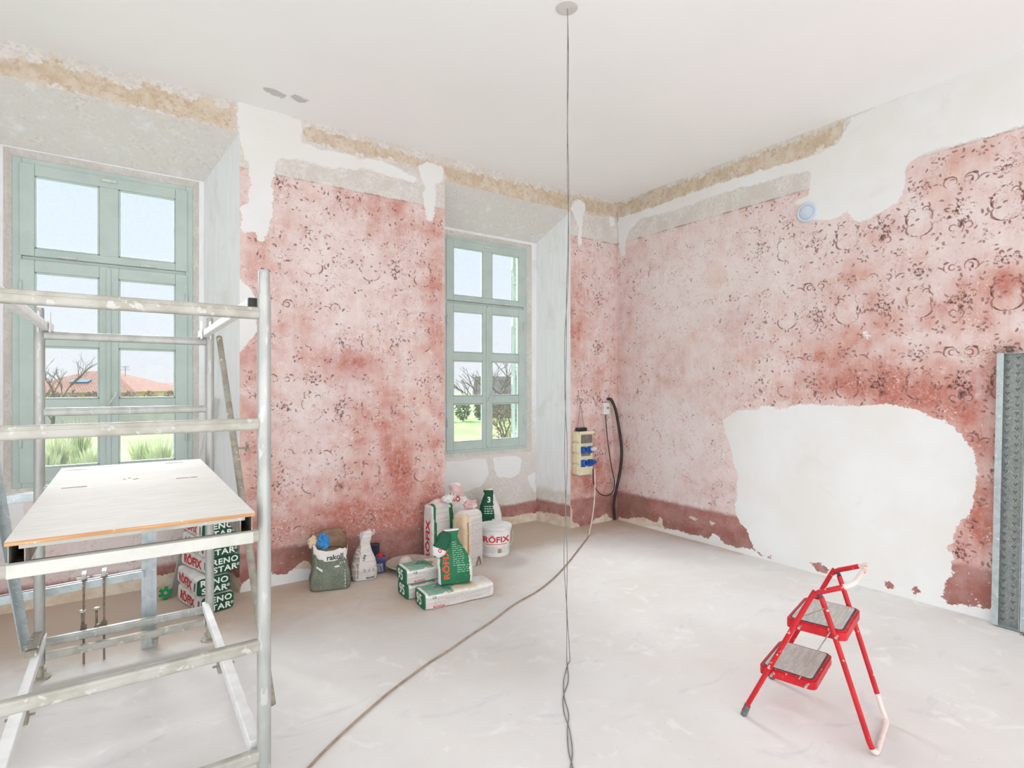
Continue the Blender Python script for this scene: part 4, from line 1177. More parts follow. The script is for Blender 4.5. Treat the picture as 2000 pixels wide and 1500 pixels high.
rings = [(0, 0.225, 0.15, 0, 0, 6), (0.015, 0.24, 0.165, 0, 0, 7), (0.2, 0.245, 0.17, 0, 0, 6), (0.36, 0.24, 0.165, 0, 0, 6), (0.44, 0.235, 0.16, 0, 0, 5), (0.47, 0.20, 0.13, 0.01, 0, 4), (0.492, 0.12, 0.08, 0.02, 0, 3)]
def fn(c, inf):
    if inf[1] > 0.86: return 2
    if c.x < -0.100: return 1
    if c.x < -0.06 and c.y < -0.05: return 1
    return 0
rz2 = math.radians(14)
s2 = standing_sack('plaster_sack', rings, [paper_grey, kraft_light, paper], fn, loc, rz2, 'tall standing sack with a tan side and a grey printed front beside the bucket', 9.0, 0.005)
quad_print(s2, (-0.080, -0.10, 0.22), XV, ZV, 0.016, 0.36, brown_tape, 'seam_tape')
lines_print(s2, (0.035, -0.10, 0.22), XV, ZV, 0.15, 0.40, 26, grey_print, seed=14)
cr = B().tube(smooth_path([(0.02, -0.09, 0.0), (0.035, -0.095, 0.05), (0.05, -0.092, 0.075), (0.065, -0.092, 0.03), (0.07, -0.09, 0.005)]), 0.006, 6).build('torn_edge', kraft, s2)
loc = (2.69, 4.72, 0)
rings = [(0, 0.24, 0.16, 0, 0, 5), (0.015, 0.26, 0.18, 0, 0, 6), (0.25, 0.26, 0.18, 0, 0, 5), (0.42, 0.24, 0.16, -0.01, 0, 4), (0.50, 0.17, 0.12, -0.03, 0, 3), (0.56, 0.13, 0.09, -0.04, 0, 3), (0.62, 0.12, 0.07, -0.055, 0, 2.6), (0.655, 0.07, 0.04, -0.06, 0, 2.4)]
def fn(c, inf):
    if inf[1] > 0.62 and nz(c, 16, 3) > -0.05: return 1
    if inf[1] > 0.66 and nz(c, 30, 7) > 0.2: return 2
    return 0
s3 = standing_sack('plaster_sack', rings, [paper, pinkish, red_print], fn, loc, math.radians(-28), 'white sack with a crumpled torn pinkish top behind the tan-sided sack', 17.0, 0.016, wsc=20)
write('RÖ', s3, (-0.05, -0.12, 0.50), XV, ZV, 0.06, red_print, 'lettering', 0.04)
# loose crumpled paper on top of the standing sacks
def crumple(name, loc, r, m, label, seed, flat=0.6, cat='paper'):
    bm = bmesh.new(); bmesh.ops.create_icosphere(bm, subdivisions=4, radius=1.0)
    for v in bm.verts:
        d = v.co.copy()
        k = 1 + 0.42 * nz(d, 1.6, seed) + 0.28 * nz(d, 3.6, seed + 4) + 0.12 * abs(nz(d, 8, seed + 8))
        v.co = Vector((d.x * r[0] * k, d.y * r[1] * k, d.z * r[2] * k))
    zmin = min(v.co.z for v in bm.verts)
    for v in bm.verts: v.co.z -= zmin
    bm.verts.index_update()
    o = mesh(name, [v.co.copy() for v in bm.verts], [[v.index for v in f.verts] for f in bm.faces], m, None, False)
    bm.free(); o.location = loc
    return tag(o, label, cat)
crumple('torn_paper', (2.405, 4.46, 0.53), (0.055, 0.04, 0.035), paper, 'crumpled white paper lying on the green-striped sack', 2.0)
crumple('torn_paper', (2.545, 4.30, 0.488), (0.06, 0.05, 0.035), pinkish, 'crumpled pinkish paper lying on the tan-sided sack', 7.0)

# white pail with red lettering
bk = empty('pail', (2.890, 4.420, 0), label='white plastic pail with red lettering standing on the floor', cat='pail')
pail_white = mat('white_plastic', C(238, 238, 236), C(230, 229, 226), 8, 0.45, bump=0.05)
dusty_lid = mat('dusty_grey_lid', C(214, 214, 214), C(226, 226, 224), 9, 0.8)
pb = B().lathe([(0.0, 0.0), (0.132, 0.0), (0.138, 0.006), (0.150, 0.235), (0.158, 0.237), (0.158, 0.247), (0.151, 0.249), (0.152, 0.262)], 48)
po = auto_smooth(pb.build('pail_body', pail_white, bk))
auto_smooth(B().lathe([(0.0, 0.262), (0.135, 0.262), (0.142, 0.272), (0.160, 0.274), (0.163, 0.268), (0.163, 0.250), (0.158, 0.249)], 48).build('lid', dusty_lid, bk))
vd = Vector((-2.89, -4.42, 0)).normalized(); vx = Vector((-vd.y, vd.x, 0))
write('RÖFIX', po, vd * 0.16 + Vector((0, 0, 0.163)) + vx * 0.01, vx, ZV, 0.075, red_print, 'lettering', 0.03, sx=1.15, reach=0.1)
quad_print(po, vd * 0.16 + Vector((0, 0, 0.122)) + vx * 0.01, vx, ZV, 0.20, 0.006, red_print, 'lettering_underline', n=10, reach=0.1)
lines_print(po, vd * 0.16 + Vector((0, 0, 0.07)), vx, ZV, 0.20, 0.06, 6, grey_print, seed=21, reach=0.1)
quad_print(po, vd * 0.16 + Vector((0, 0, 0.06)) + vx * 0.045, vx, ZV, 0.035, 0.04, brown_tape, 'printed_picture', reach=0.1)
B().tube(smooth_path([vx * 0.155 + Vector((0, 0, 0.235)), vx * 0.170 + vd * 0.02 + Vector((0, 0, 0.20)), vx * 0.16 + vd * 0.06 + Vector((0, 0, 0.12)), vx * 0.12 + vd * 0.1 + Vector((0, 0, 0.075))]), 0.0028, 6).build('wire_handle', bare_bolt, bk)

# dark green sack behind the pail
loc = (3.150, 4.93, 0)
rings = [(0, 0.25, 0.15, 0, 0, 5), (0.02, 0.28, 0.17, 0, 0, 5), (0.16, 0.28, 0.17, 0, 0, 4), (0.28, 0.235, 0.14, 0.005, 0, 3.5), (0.38, 0.16, 0.10, 0.005, 0, 3), (0.46, 0.10, 0.07, 0.0, 0, 3), (0.50, 0.10, 0.06, -0.01, 0, 3), (0.515, 0.08, 0.04, -0.012, 0, 3)]
def fn(c, inf):
    if inf[1] > 0.86: return 2 if c.x < 0 else 1
    e = 0.13 - 0.19 * max(c.z - 0.2, 0)
    return 0 if (-0.075 - (0.5 - c.z) * 0.12 < c.x < 0.045) else 1
s4 = standing_sack('plaster_sack', rings, [green_dark, paper, kraft_light], fn, loc, -math.atan2(loc[0], loc[1]), 'half-empty dark green sack with gathered top standing behind the pail', 23.0, 0.008)
write('3', s4, (0.0, -0.09, 0.40), XV, ZV, 0.075, white_print, 'lettering', 0.04)
lines_print(s4, (-0.005, -0.09, 0.30), XV, ZV, 0.085, 0.09, 4, white_print, seed=31)

# open grey-green sack with a white band
loc = (1.340, 4.445, 0)
ob = empty('mortar_sack', loc, -math.atan2(loc[0], loc[1]) + 0.05, 'open grey-green sack with a white band under its torn rim', 'sack')
def open_sack():
    n, rows = 56, 34
    prof = [(0, 0.285, 0.20, 0, 5), (0.015, 0.31, 0.23, 0, 4.5), (0.07, 0.315, 0.24, 0, 4), (0.14, 0.285, 0.22, 0, 4), (0.20, 0.262, 0.205, 0, 4), (0.26, 0.262, 0.205, -0.003, 4), (0.32, 0.272, 0.215, -0.006, 4), (1.0, 0.290, 0.235, -0.012, 4)]
    V = []; Fc = []; mi = []
    for i in range(rows + 1):
        t = i / rows
        for k in range(n):
            a = 2 * math.pi * (k + 0.5) / n; ca, sa = math.cos(a), math.sin(a)
            front = -sa
            ztop = 0.372 - 0.052 * front - 0.025 * ca * (1 if front > -0.2 else -0.4) + 0.010 * math.sin(5 * a + 1) + 0.006 * math.sin(13 * a)
            z = t * ztop
            j = 0
            while j < len(prof) - 2 and prof[j + 1][0] < z: j += 1
            p, q = prof[j], prof[j + 1]; u = min(max((z - p[0]) / (q[0] - p[0]), 0), 1)
            if j == len(prof) - 2: u = min((z - 0.32) / 0.1, 1)
            wv, dv, oxv, pv = [p[m_] + (q[m_] - p[m_]) * u for m_ in (1, 2, 3, 4)]
            x = wv / 2 * math.copysign(abs(ca) ** (2 / pv), ca) + oxv; y = dv / 2 * math.copysign(abs(sa) ** (2 / pv), sa)
            v = Vector((x, y, z))
            fold = 0.006 * math.sin(9 * a + 3 * nz((ca, sa, z), 3, 2)) * math.sin(math.pi * min(t * 1.1, 1)) + nz(v, 14, 3) * 0.009
            V.append(v + Vector((x, y, 0)).normalized() * fold)
    for i in range(rows):
        for k in range(n):
            Fc.append((i * n + k, i * n + (k + 1) % n, (i + 1) * n + (k + 1) % n, (i + 1) * n + k))
            a = 2 * math.pi * (k + 1) / n; zz = V[i * n + k].z
            ztop = V[rows * n + k].z
            mi.append(1 if (ztop - zz < 0.085 and math.sin(a) < 0.45 and math.cos(a) > -0.80) else 0)
    outer = len(V)
    c0 = Vector((-0.006, 0, 0))
    for i in range(14):                                              # inside of the opening
        t = i / 13
        for k in range(n):
            src = V[(rows - int(round(t * 12))) * n + k]
            V.append(Vector((c0.x + (src.x - c0.x) * (0.975 - 0.02 * t), src.y * (0.975 - 0.02 * t), src.z - (0.0 if i else -0.001))))
    for i in range(13):
        for k in range(n):
            Fc.append((outer + i * n + (k + 1) % n, outer + i * n + k, outer + (i + 1) * n + k, outer + (i + 1) * n + (k + 1) % n)); mi.append(2)
    for k in range(n):
        Fc.append((rows * n + k, rows * n + (k + 1) % n, outer + (k + 1) % n, outer + k)); mi.append(2)
    Fc.append(tuple(outer + 13 * n + k for k in range(n))); mi.append(3)
    Fc.append(tuple(reversed(range(n)))); mi.append(0)
    return mesh('sack_body', V, Fc, [olive_bag, paper, kraft, dust_tan], ob, True, mi)
ko = open_sack()
write('rakoll', ko, (0.030, -0.14, 0.258), (1, 0, 0.06), (-0.06, 0, 1), 0.056, black_print, 'lettering', 0.025)
write('2 * 9', ko, (0.085, -0.14, 0.208), XV, ZV, 0.022, white_print, 'lettering', 0.02)
quad_print(ko, (0.045, -0.14, 0.185), (1, 0, .15), ZV, 0.035, 0.012, white_print, 'printed_mark')
quad_print(ko, (-0.085, -0.14, 0.175), (1, 0, -.6), ZV, 0.05, 0.018, white_print, 'printed_mark')
lines_print(ko, (0.105, -0.14, 0.085), ZV, -XV, 0.14, 0.012, 1, white_print, 'small_print', 4)
bl = crumple('plastic_sheet', (1.265, 4.375, 0.318), (0.042, 0.036, 0.058), mat('blue_plastic_film', C(52, 132, 200), C(78, 156, 216), 14, 0.35), 'crumpled bright blue plastic film tucked in the open sack', 12.0, cat='plastic')
crumple('rag', (1.200, 4.43, 0.318), (0.03, 0.03, 0.045), kraft_light, 'small tan rag beside the blue plastic film', 15.0, cat='rag')

# half-empty white sack with checked grey sides
loc = (1.622, 4.470, 0)
rings = [(0, 0.175, 0.12, 0, 0, 5), (0.012, 0.20, 0.14, 0, 0, 4.5), (0.09, 0.215, 0.15, 0, 0, 4), (0.17, 0.18, 0.12, -0.002, 0, 3.5), (0.24, 0.125, 0.085, 0.0, 0, 3), (0.29, 0.085, 0.06, 0.008, 0, 3), (0.335, 0.085, 0.05, 0.022, 0, 2.6), (0.375, 0.075, 0.035, 0.034, 0, 2.5), (0.392, 0.045, 0.02, 0.038, 0, 2.5)]
def check_material():
    t = NT('checked_grey_paper'); s_ = t.n('ShaderNodeSeparateXYZ', {0: t.P()})
    gx = t.step(t.m('ABSOLUTE', t.m('SUBTRACT', t.m('FRACT', t.m('MULTIPLY', t.m('ADD', s_.outputs[0], s_.outputs[1]), 22)), 0.5)), 0.40, 0.46)
    gz = t.step(t.m('ABSOLUTE', t.m('SUBTRACT', t.m('FRACT', t.m('MULTIPLY', s_.outputs[2], 20)), 0.5)), 0.42, 0.47)
    c = t.mix(t.m('MAXIMUM', gx, gz), t.mix(t.step(t.noise(t.P(), 40, 4), 0.4, 0.6), C(176, 164, 156), C(160, 146, 138)), C(212, 204, 196))
    t.bsdf(c, 0.85, 0, t.bump(t.noise(t.P(), 30, 3), 0.3, 0.004)); return t.mat
def fn(c, inf):
    return 1 if c.x < -0.028 - 0.03 * max(0, 0.2 - c.z) / 0.2 and c.z < 0.34 else 0
s5 = standing_sack('adhesive_sack', rings, [paper_grey, check_material()], fn, loc, -math.atan2(loc[0], loc[1]) + 0.10, 'half-empty white sack with checked grey side and twisted top', 31.0, 0.007)
write('MAPEI', s5, (0.045, -0.09, 0.022), XV, ZV, 0.024, black_print, 'lettering', 0.03)
for k in range(3): quad_print(s5, (0.0 + 0.035 * k, -0.09, 0.085), XV, ZV, 0.022, 0.026, grey_print, 'printed_mark')
write('UNI', s5, (0.0, -0.09, 0.185), (0.3, 0, 1), (-1, 0, 0.3), 0.028, green_dark, 'lettering', 0.03)

def tin(loc, r, h, m, cap, label):
    t = empty('tin', (loc[0], loc[1], 0), label=label, cat='tin')
    auto_smooth(B().lathe([(0, 0), (r * 0.98, 0), (r, 0.004), (r, h - 0.006), (r * 1.02, h - 0.004), (r * 1.02, h), (r * 0.92, h), (r * 0.9, h - 0.004), (0, h - 0.004)], 32).build('tin_body', m, t))
    if cap: auto_smooth(B().lathe([(0.021, h - 0.006), (0.021, h + 0.018), (0.017, h + 0.024), (0, h + 0.024)], 20).build('cap', red_print, t))
    return t
t_ = tin((1.790, 4.535), 0.045, 0.138, mat('blue_tin', C(74, 84, 140), C(110, 116, 160), 14, 0.35, spots=C(206, 206, 214), spot_sc=26, spot_t=0.64), True, 'small blue tin with a red cap standing by the wall')
lines_print(t_.children[0], (-0.02, -0.045, 0.055), (0.93, -0.36, 0), ZV, 0.05, 0.07, 6, white_print, seed=41)
tin((1.775, 4.645), 0.05, 0.215, mat('dark_tin', C(54, 58, 74), C(70, 72, 90), 12, 0.4), False, 'taller dark tin behind the white sack')

# shallow dish and globe
dish = mat('grey_enamel', C(196, 188, 180), C(184, 174, 165), 8, 0.55)
d_ = auto_smooth(B().lathe([(0.0, 0.004), (0.07, 0.0), (0.09, 0.004), (0.16, 0.034), (0.205, 0.062), (0.212, 0.066), (0.210, 0.070), (0.155, 0.042), (0.085, 0.014), (0.0, 0.012)], 56).build('shallow_dish', dish))
d_.location = (2.030, 4.440, 0)
tag(d_, 'shallow grey enamel dish lying on the floor behind the sacks', 'dish')
bm = bmesh.new(); bmesh.ops.create_uvsphere(bm, u_segments=32, v_segments=20, radius=0.058); bm.verts.index_update()
g_ = mesh('globe', [Vector((v.co.x, v.co.y, v.co.z)) for v in bm.verts], [[v.index for v in f.verts] for f in bm.faces], mat('dusty_opal_glass', C(226, 216, 206), C(216, 204, 192), 9, 0.5), None, True); bm.free()
g_.location = (1.975, 4.420, 0.0735); tag(g_, 'dusty white globe lying in the shallow dish', 'globe')

# pile of five sacks with a green end
def sack_green(i, loc, rz, seed, label):
    mats = [paper, green_dark, paper_grey]
    L, W, Hh = 0.47, 0.222, 0.124
    def fn(c, inf):
        if c.x > L / 2 - 0.016: return 1
        if c.x > L / 2 - 0.03: return 0
        return 0
    o = lying_sack('plaster_sack', L, W, Hh, mats, fn, seed, loc, rz, label, 'sack', 'pile of green-ended sacks', crush=0.006)
    write('RENO', o, (L / 2, 0.0, Hh * 0.72), YV, ZV, 0.056, white_print, 'lettering', 0.03, sx=1.15, spacing=1.1)
    write('STAR', o, (L / 2, 0.0, Hh * 0.28), YV, ZV, 0.056, white_print, 'lettering', 0.03, sx=1.2, spacing=1.1)
    write('®', o, (L / 2, 0.092, Hh * 0.36), YV, ZV, 0.028, white_print, 'lettering', 0.01)
    write('RÖFIX', o, (-0.03, -W / 2, Hh * 0.46), XV, ZV, 0.085, red_print, 'lettering', 0.04, sx=1.2)
    barcode(o, (L / 2 - 0.055, -W / 2, Hh * 0.5), ZV, -XV, 0.055, 0.03, black_print, i)
    return o
for i, (dx, dy, a, lab) in enumerate(((0.0, 0.0, 14, 'green-ended white sack at the bottom of the pile of five'), (-0.012, 0.01, 11, 'green-ended white sack second from the floor in the pile of five'), (0.035, 0.03, 17, 'green-ended white sack in the middle of the pile of five'), (0.03, 0.01, 13, 'green-ended white sack second from the top of the pile of five'), (0.025, 0.02, 11, 'green-ended white sack on top of the pile of five'))):
    sack_green(i, (0.482 + dx, 4.620 + dy, 0.128 * i), math.radians(-90 + a), 40 + i * 3.0, lab)

# ---------------------------------------------------------------- electrics by the corner
cream = mat('cream_plastic', C(232, 224, 190), C(224, 214, 178), 8, 0.45, bump=0.05)
blue_soc = mat('blue_plastic', C(40, 86, 166), C(52, 104, 184), 10, 0.4)
dark_win = mat('smoked_cover', C(132, 124, 116), C(112, 106, 100), 18, 0.3)
white_pl = mat('white_plug_plastic', C(228, 228, 222), C(214, 214, 208), 10, 0.5)
cable_black = mat('black_cable', C(52, 48, 48), C(66, 60, 58), 12, 0.6)
cable_grey = mat('dusty_taupe_cable', C(168, 150, 132), C(150, 132, 116), 20, 0.8)
cable_white = mat('white_cable', C(236, 224, 216), C(222, 208, 200), 14, 0.6)
PD = 0.11
yf = YW - PD
xa, xb = oy(1132, 885, yf).x, oy(1158, 885, yf).x
za, zb = oy(1145, 928, yf).z, oy(1145, 843, yf).z
pn = empty('socket_panel', (0, 0, 0), label='cream socket panel with blue outlets hung on the pink wall', cat='socket panel')
b = B().box((xa, yf, za), (xb, YW, zb), 0.01)
for k in range(4):
    z0 = za + (zb - za) * k / 4
    b.box((xa - 0.012, yf + 0.02, z0 + 0.012), (xa + 0.01, YW, z0 + (zb - za) / 4 - 0.008), 0.008)
b.build('enclosure', cream, pn)
b = B().box((xa + 0.02, yf - 0.008, zb - 0.13), (xb - 0.015, yf + 0.005, zb - 0.035), 0.004); b.build('breaker_window', dark_win, pn)
B().box((xa - 0.005, yf - 0.016, zb - 0.025), (xb + 0.008, yf + 0.01, zb + 0.004), 0.004).build('canopy', cream, pn)
B().box((xa + 0.025, yf - 0.004, za + 0.215), (xb - 0.04, yf + 0.004, za + 0.265), 0.002).build('rating_plate', dark_win, pn)
xm_ = (xa + xb) / 2
for zc_ in (zb - 0.205, za + 0.135):
    for sx_ in (-1, 1):
        cx_ = xm_ + sx_ * (xb - xa) * 0.24
        Mx = Matrix.Translation((cx_, yf, zc_)) @ Matrix.Rotation(math.radians(78), 4, 'X')
        so = B().box((cx_ - 0.034, yf - 0.010, zc_ - 0.04), (cx_ + 0.034, yf + 0.004, zc_ + 0.04), 0.004)
        so.lathe([(0, 0), (0.031, 0.0), (0.031, 0.035), (0.034, 0.036), (0.034, 0.046), (0.022, 0.048), (0.020, 0.02), (0, 0.02)], 20, Mx)
        s_o = auto_smooth(so.build('outlet', blue_soc, pn))
        if sx_ > 0:
            auto_smooth(B().lathe([(0, 0.03), (0.024, 0.03), (0.026, 0.075), (0.020, 0.10), (0.010, 0.115), (0, 0.115)], 18, Mx).build('plug', white_pl if zc_ > 0.85 else blue_soc, s_o))
b = B(); b.box((xa + 0.02, YW - 0.06, zb + 0.003), (xb - 0.04, YW - 0.015, zb + 0.04), 0.006)
b.build('hanging_bracket', black_plastic, pn)
hook = oy(1134, 788, YW - 0.01)
b = B(); b.tube([(xa + 0.04, YW - 0.03, zb + 0.035), hook], 0.0025, 6); b.tube([(xb - 0.06, YW - 0.03, zb + 0.035), hook], 0.0025, 6)
b.tube(smooth_path([hook, hook + Vector((-0.02, -0.01, 0.05)), hook + Vector((-0.045, -0.01, 0.09))]), 0.0025, 6); b.tube(smooth_path([hook, hook + Vector((0.02, -0.01, 0.03)), hook + Vector((-0.01, -0.01, 0.06))]), 0.0025, 6)
b.build('hanging_wire', rusty, pn)
B().tube([hook + Vector((0, 0.012, 0)), hook + Vector((0, -0.02, 0.004))], 0.004, 8).build('nail', rusty, pn)

jb = empty('junction_box', (0, 0, 0), label='small pale grey junction box on the wall above the cables', cat='junction box')
c0 = oy(1180, 787, YW - 0.05); c1 = oy(1191, 809, YW - 0.05)
B().box((c0.x, YW - 0.05, c1.z), (c1.x, YW, c0.z), 0.006).build('box_body', white_pl, jb)
write("''", jb.children[0], ((c0.x + c1.x) / 2 + 0.015, YW - 0.05, (c0.z + c1.z) / 2 - 0.02), XV, ZV, 0.09, black_print, 'printed_mark', 0.02)

def cable(name, pts, r, m, label, n=7, cat='cable'):
    return tag(auto_smooth(B().tube(smooth_path(pts, n), r, 10).build(name, m)), label, cat)
yc = 4.655
cable('conduit', [oy(1187, 779, yc + .02), oy(1194, 781, yc + .01), oy(1202, 800, 4.63), oy(1208, 830, 4.60), oy(1213, 865, 4.585), oy(1214, 890, 4.58), oy(1211, 920, 4.59), oy(1204, 955, 4.61), oy(1200, 975, 4.63), oy(1199, 992, 4.65), Vector((oy(1201, 1006, 4.66).x, 4.66, 0.018))], 0.017, cable_black, 'thick black conduit curving down to the floor in the corner', cat='conduit')
sk = oy(1158, 917, yf - 0.07)
cable('thin_cable', [oy(1183, 811, YW - 0.03), oy(1184, 830, 4.66), oy(1188, 870, 4.65), oy(1195, 915, 4.64), oy(1200, 940, 4.63), oy(1197, 960, 4.62), oy(1185, 968, 4.62), oy(1170, 963, 4.61), oy(1160, 945, 4.58), sk], 0.006, cable_black, 'thin black cable looping from the junction box to the socket panel')
fl_pts = [(1150, 1046), (1143, 1056), (1128, 1075), (1105, 1104), (1080, 1130), (1050, 1154), (1005, 1180), (960, 1214), (920, 1240), (880, 1268), (840, 1293), (800, 1322), (760, 1352), (720, 1386), (680, 1422), (640, 1460), (600, 1502), (560, 1546)]
lead = cable('extension_lead', [oz(a, b_, 0.006) for a, b_ in fl_pts], 0.0055, cable_grey, 'long dusty taupe extension lead snaking across the floor from the panel', 5, cat='lead')
auto_smooth(B().tube(smooth_path([sk + Vector((0.025, 0, 0)), oy(1162, 940, yf - 0.06), oy(1161, 975, 4.56), oy(1157, 1010, 4.50), oy(1152, 1036, 4.42), oz(1150, 1046, 0.007)], 6), 0.0065, 8).build('lead_upper_end', cable_white, lead))

# twisted wires hanging from the ceiling rose
rose = oz(1107, 15, ZC)
rs_ = auto_smooth(B().lathe([(0.0, -0.006), (0.05, -0.006), (0.062, -0.004), (0.064, 0.0)], 40, Matrix.Translation((rose.x, rose.y, ZC))).build('ceiling_rose', mat('grey_putty', C(214, 212, 206), C(206, 203, 198), 12, 0.9)))
tag(rs_, 'round grey cover on the ceiling where the wires come out', 'ceiling rose')
wire_m = mat('grey_wire', C(120, 118, 116), C(140, 136, 132), 20, 0.6)
def hang(ph, amp):
    pts = []
    x0, y0 = rose.x, rose.y
    for i in range(90):
        t = i / 89; z = (ZC - 0.004) * (1 - t) + 0.004 * t
        k = amp * (0.25 + 0.75 * t) * (0.4 + 0.6 * abs(math.sin(5.3 * t * math.pi)))
        sw = 0.008 * math.sin(7 * t) + 0.004 * math.sin(19 * t + 1)
        pts.append(Vector((x0 + sw + k * math.sin(ph + 21 * t), y0 - sw * .5 + k * math.cos(ph + 21 * t) * 0.4, z)))
    fl_ = [(1108, 1300), (1105, 1330), (1101, 1362), (1107, 1395), (1110, 1425), (1114, 1470), (1117, 1503), (1118, 1545)]
    for j, (a, b_) in enumerate(fl_):
        p = oz(a + (5 if ph > 1 else -4) * math.sin(j * 1.7), b_, 0.0035); pts.append(p)
    return pts
hw = empty('hanging_wires', (rose.x, rose.y, 0), label='pair of thin grey wires hanging from the ceiling to the floor', cat='wire')
for ph, amp in ((0.0, 0.012), (math.pi, 0.014)):
    o = auto_smooth(B().tube(smooth_path(hang(ph, amp), 3), 0.0024, 6).build('wire', wire_m, hw))
    o.location = (-rose.x, -rose.y, 0)

# round cover on the right wall
dc = ox(1577, 415, XR)
cv = empty('wall_cover', (XR, dc.y, dc.z), label='round pale blue plastic cover on the right wall', cat='cover')
pale_blue = mat('pale_blue_plastic', C(206, 218, 232), C(198, 211, 226), 8, 0.4, bump=0.03)
Mr = Matrix.Rotation(-math.pi / 2, 4, 'Y')
auto_smooth(B().lathe([(0.084, 0.0), (0.086, 0.012), (0.080, 0.018), (0.062, 0.019), (0.060, 0.014), (0.0, 0.014)], 48, Mr).build('rim', pale_blue, cv))
auto_smooth(B().lathe([(0.055, 0.012), (0.054, 0.022), (0.048, 0.025), (0.0, 0.026)], 48, Mr).build('cap', pale_blue, cv))

# ---------------------------------------------------------------- galvanised pocket-door cassette by the right wall
cs = empty('door_cassette', (4.80, 1.195, 0.012), rot=(math.radians(1.0), 0, 0), label='galvanised embossed door cassette leaning on the right wall', cat='door frame')
HT = 1.80
b = B()
b.box((-0.060, -0.003, 0), (0.0, 0.0, HT), 0); b.box((-0.062, -0.036, 0), (-0.060, 0.0, HT), 0.0005)
b.build('edge_channel', galv, cs)
b = B(); b.box((-0.004, -0.80, 0), (0.0, -0.003, HT)); pan = b.build('embossed_sheet', galv_dark, cs)
b = B(); b.box((-0.060, -0.80, -0.002), (0.0, 0.0, 0.0)); b.box((-0.060, -0.80, HT), (0.0, 0.0, HT + 0.003)); b.build('end_channel', galv, cs)
b = B(); b.box((-0.062, -0.178, 0), (-0.040, -0.138, HT), 0.002); b.box((-0.062, -0.145, 0), (-0.0, -0.142, HT)); b.build('middle_rib', galv, cs)
dm = B()
for i in range(34):
    for j in range(15):
        yy = -0.045 - j * 0.05; zz = 0.03 + i * 0.052 + (0.026 if j % 2 else 0)
        if zz > HT - 0.02 or yy < -0.78: continue
        for (a, c_) in ((-0.006, 0.004), (0.006, 0.004), (0.0, -0.006)):
            dm.lathe([(0.0045, 0.0), (0.003, 0.0022), (0.0, 0.003)], 6, Matrix.Translation((-0.004, yy + a, zz + c_)) @ Matrix.Rotation(-math.pi / 2, 4, 'Y'))
tag(dm.build('embossing', mat('dark_dimple', C(92, 100, 100), C(104, 112, 110), 20, 0.5, 0.3), pan), kind='stuff')
b = B(); b.box((-0.055, -0.075, HT + 0.003), (-0.012, -0.03, HT + 0.012), 0.002); b.box((-0.05, -0.066, HT + 0.012), (-0.018, -0.04, HT + 0.040), 0.005); b.box((-0.062, -0.085, HT + 0.036), (-0.012, -0.03, HT + 0.047), 0.004)
b.build('fixing_lug', rusty, cs)
b = B(); b.box((-0.10, -0.40, -0.0115), (-0.02, -0.155, -0.002), 0.002); b.build('base_plate', rusty, cs)
# ---------------------------------------------------------------- outside: garden, houses, trees
GZ = -2.2
def grass_material():
    t = NT('garden_grass'); P = t.W()
    c = t.mix(t.step(t.noise(P, 0.25, 5), 0.4, 0.6), C(124, 162, 84), C(152, 174, 108))
    c = t.mix(t.step(t.noise(P, 3.0, 5, 0.7), 0.5, 0.7, 0, 0.6), c, C(190, 196, 150))
    t.bsdf(c, 0.95, 0, t.bump(t.noise(P, 12, 4), 0.4, 0.05)); return t.mat
def slab(name, lo, hi, m, label): return tag(B().box(lo, hi).build(name, m), label, kind='structure')
slab('garden_ground', (-150, 5.9, GZ - 0.3), (250, 260, GZ), grass_material(), 'green garden lawn outside the windows')
pale = mat('pale_render', C(232, 222, 214), C(218, 206, 198), 0.6, 0.9)
ochre = mat('ochre_render', C(238, 206, 150), C(228, 196, 142), 0.5, 0.9)
def tile_material():
    t = NT('terracotta_tiles'); P = t.P()
    s_ = t.n('ShaderNodeSeparateXYZ', {0: P})
    wv = t.m('SINE', t.m('MULTIPLY', t.m('ADD', s_.outputs[0], s_.outputs[1]), 22))
    c = t.mix(t.step(t.noise(P, 2.5, 5), 0.35, 0.65), C(182, 124, 98), C(156, 106, 86))
    c = t.mix(t.step(wv, -0.6, 0.6, 0.35, 0), c, C(120, 78, 64))
    t.bsdf(c, 0.9, 0, t.bump(wv, 0.4, 0.05)); return t.mat
tiles = tile_material()
dark_tiles = mat('grey_brown_tiles', C(128, 120, 112), C(108, 100, 94), 1.5, 0.9)
leafless = mat('grey_brown_bark', C(120, 110, 100), C(96, 88, 80), 6, 0.9)
win_dark = mat('far_window', C(110, 116, 124), C(90, 96, 104), 2, 0.4)

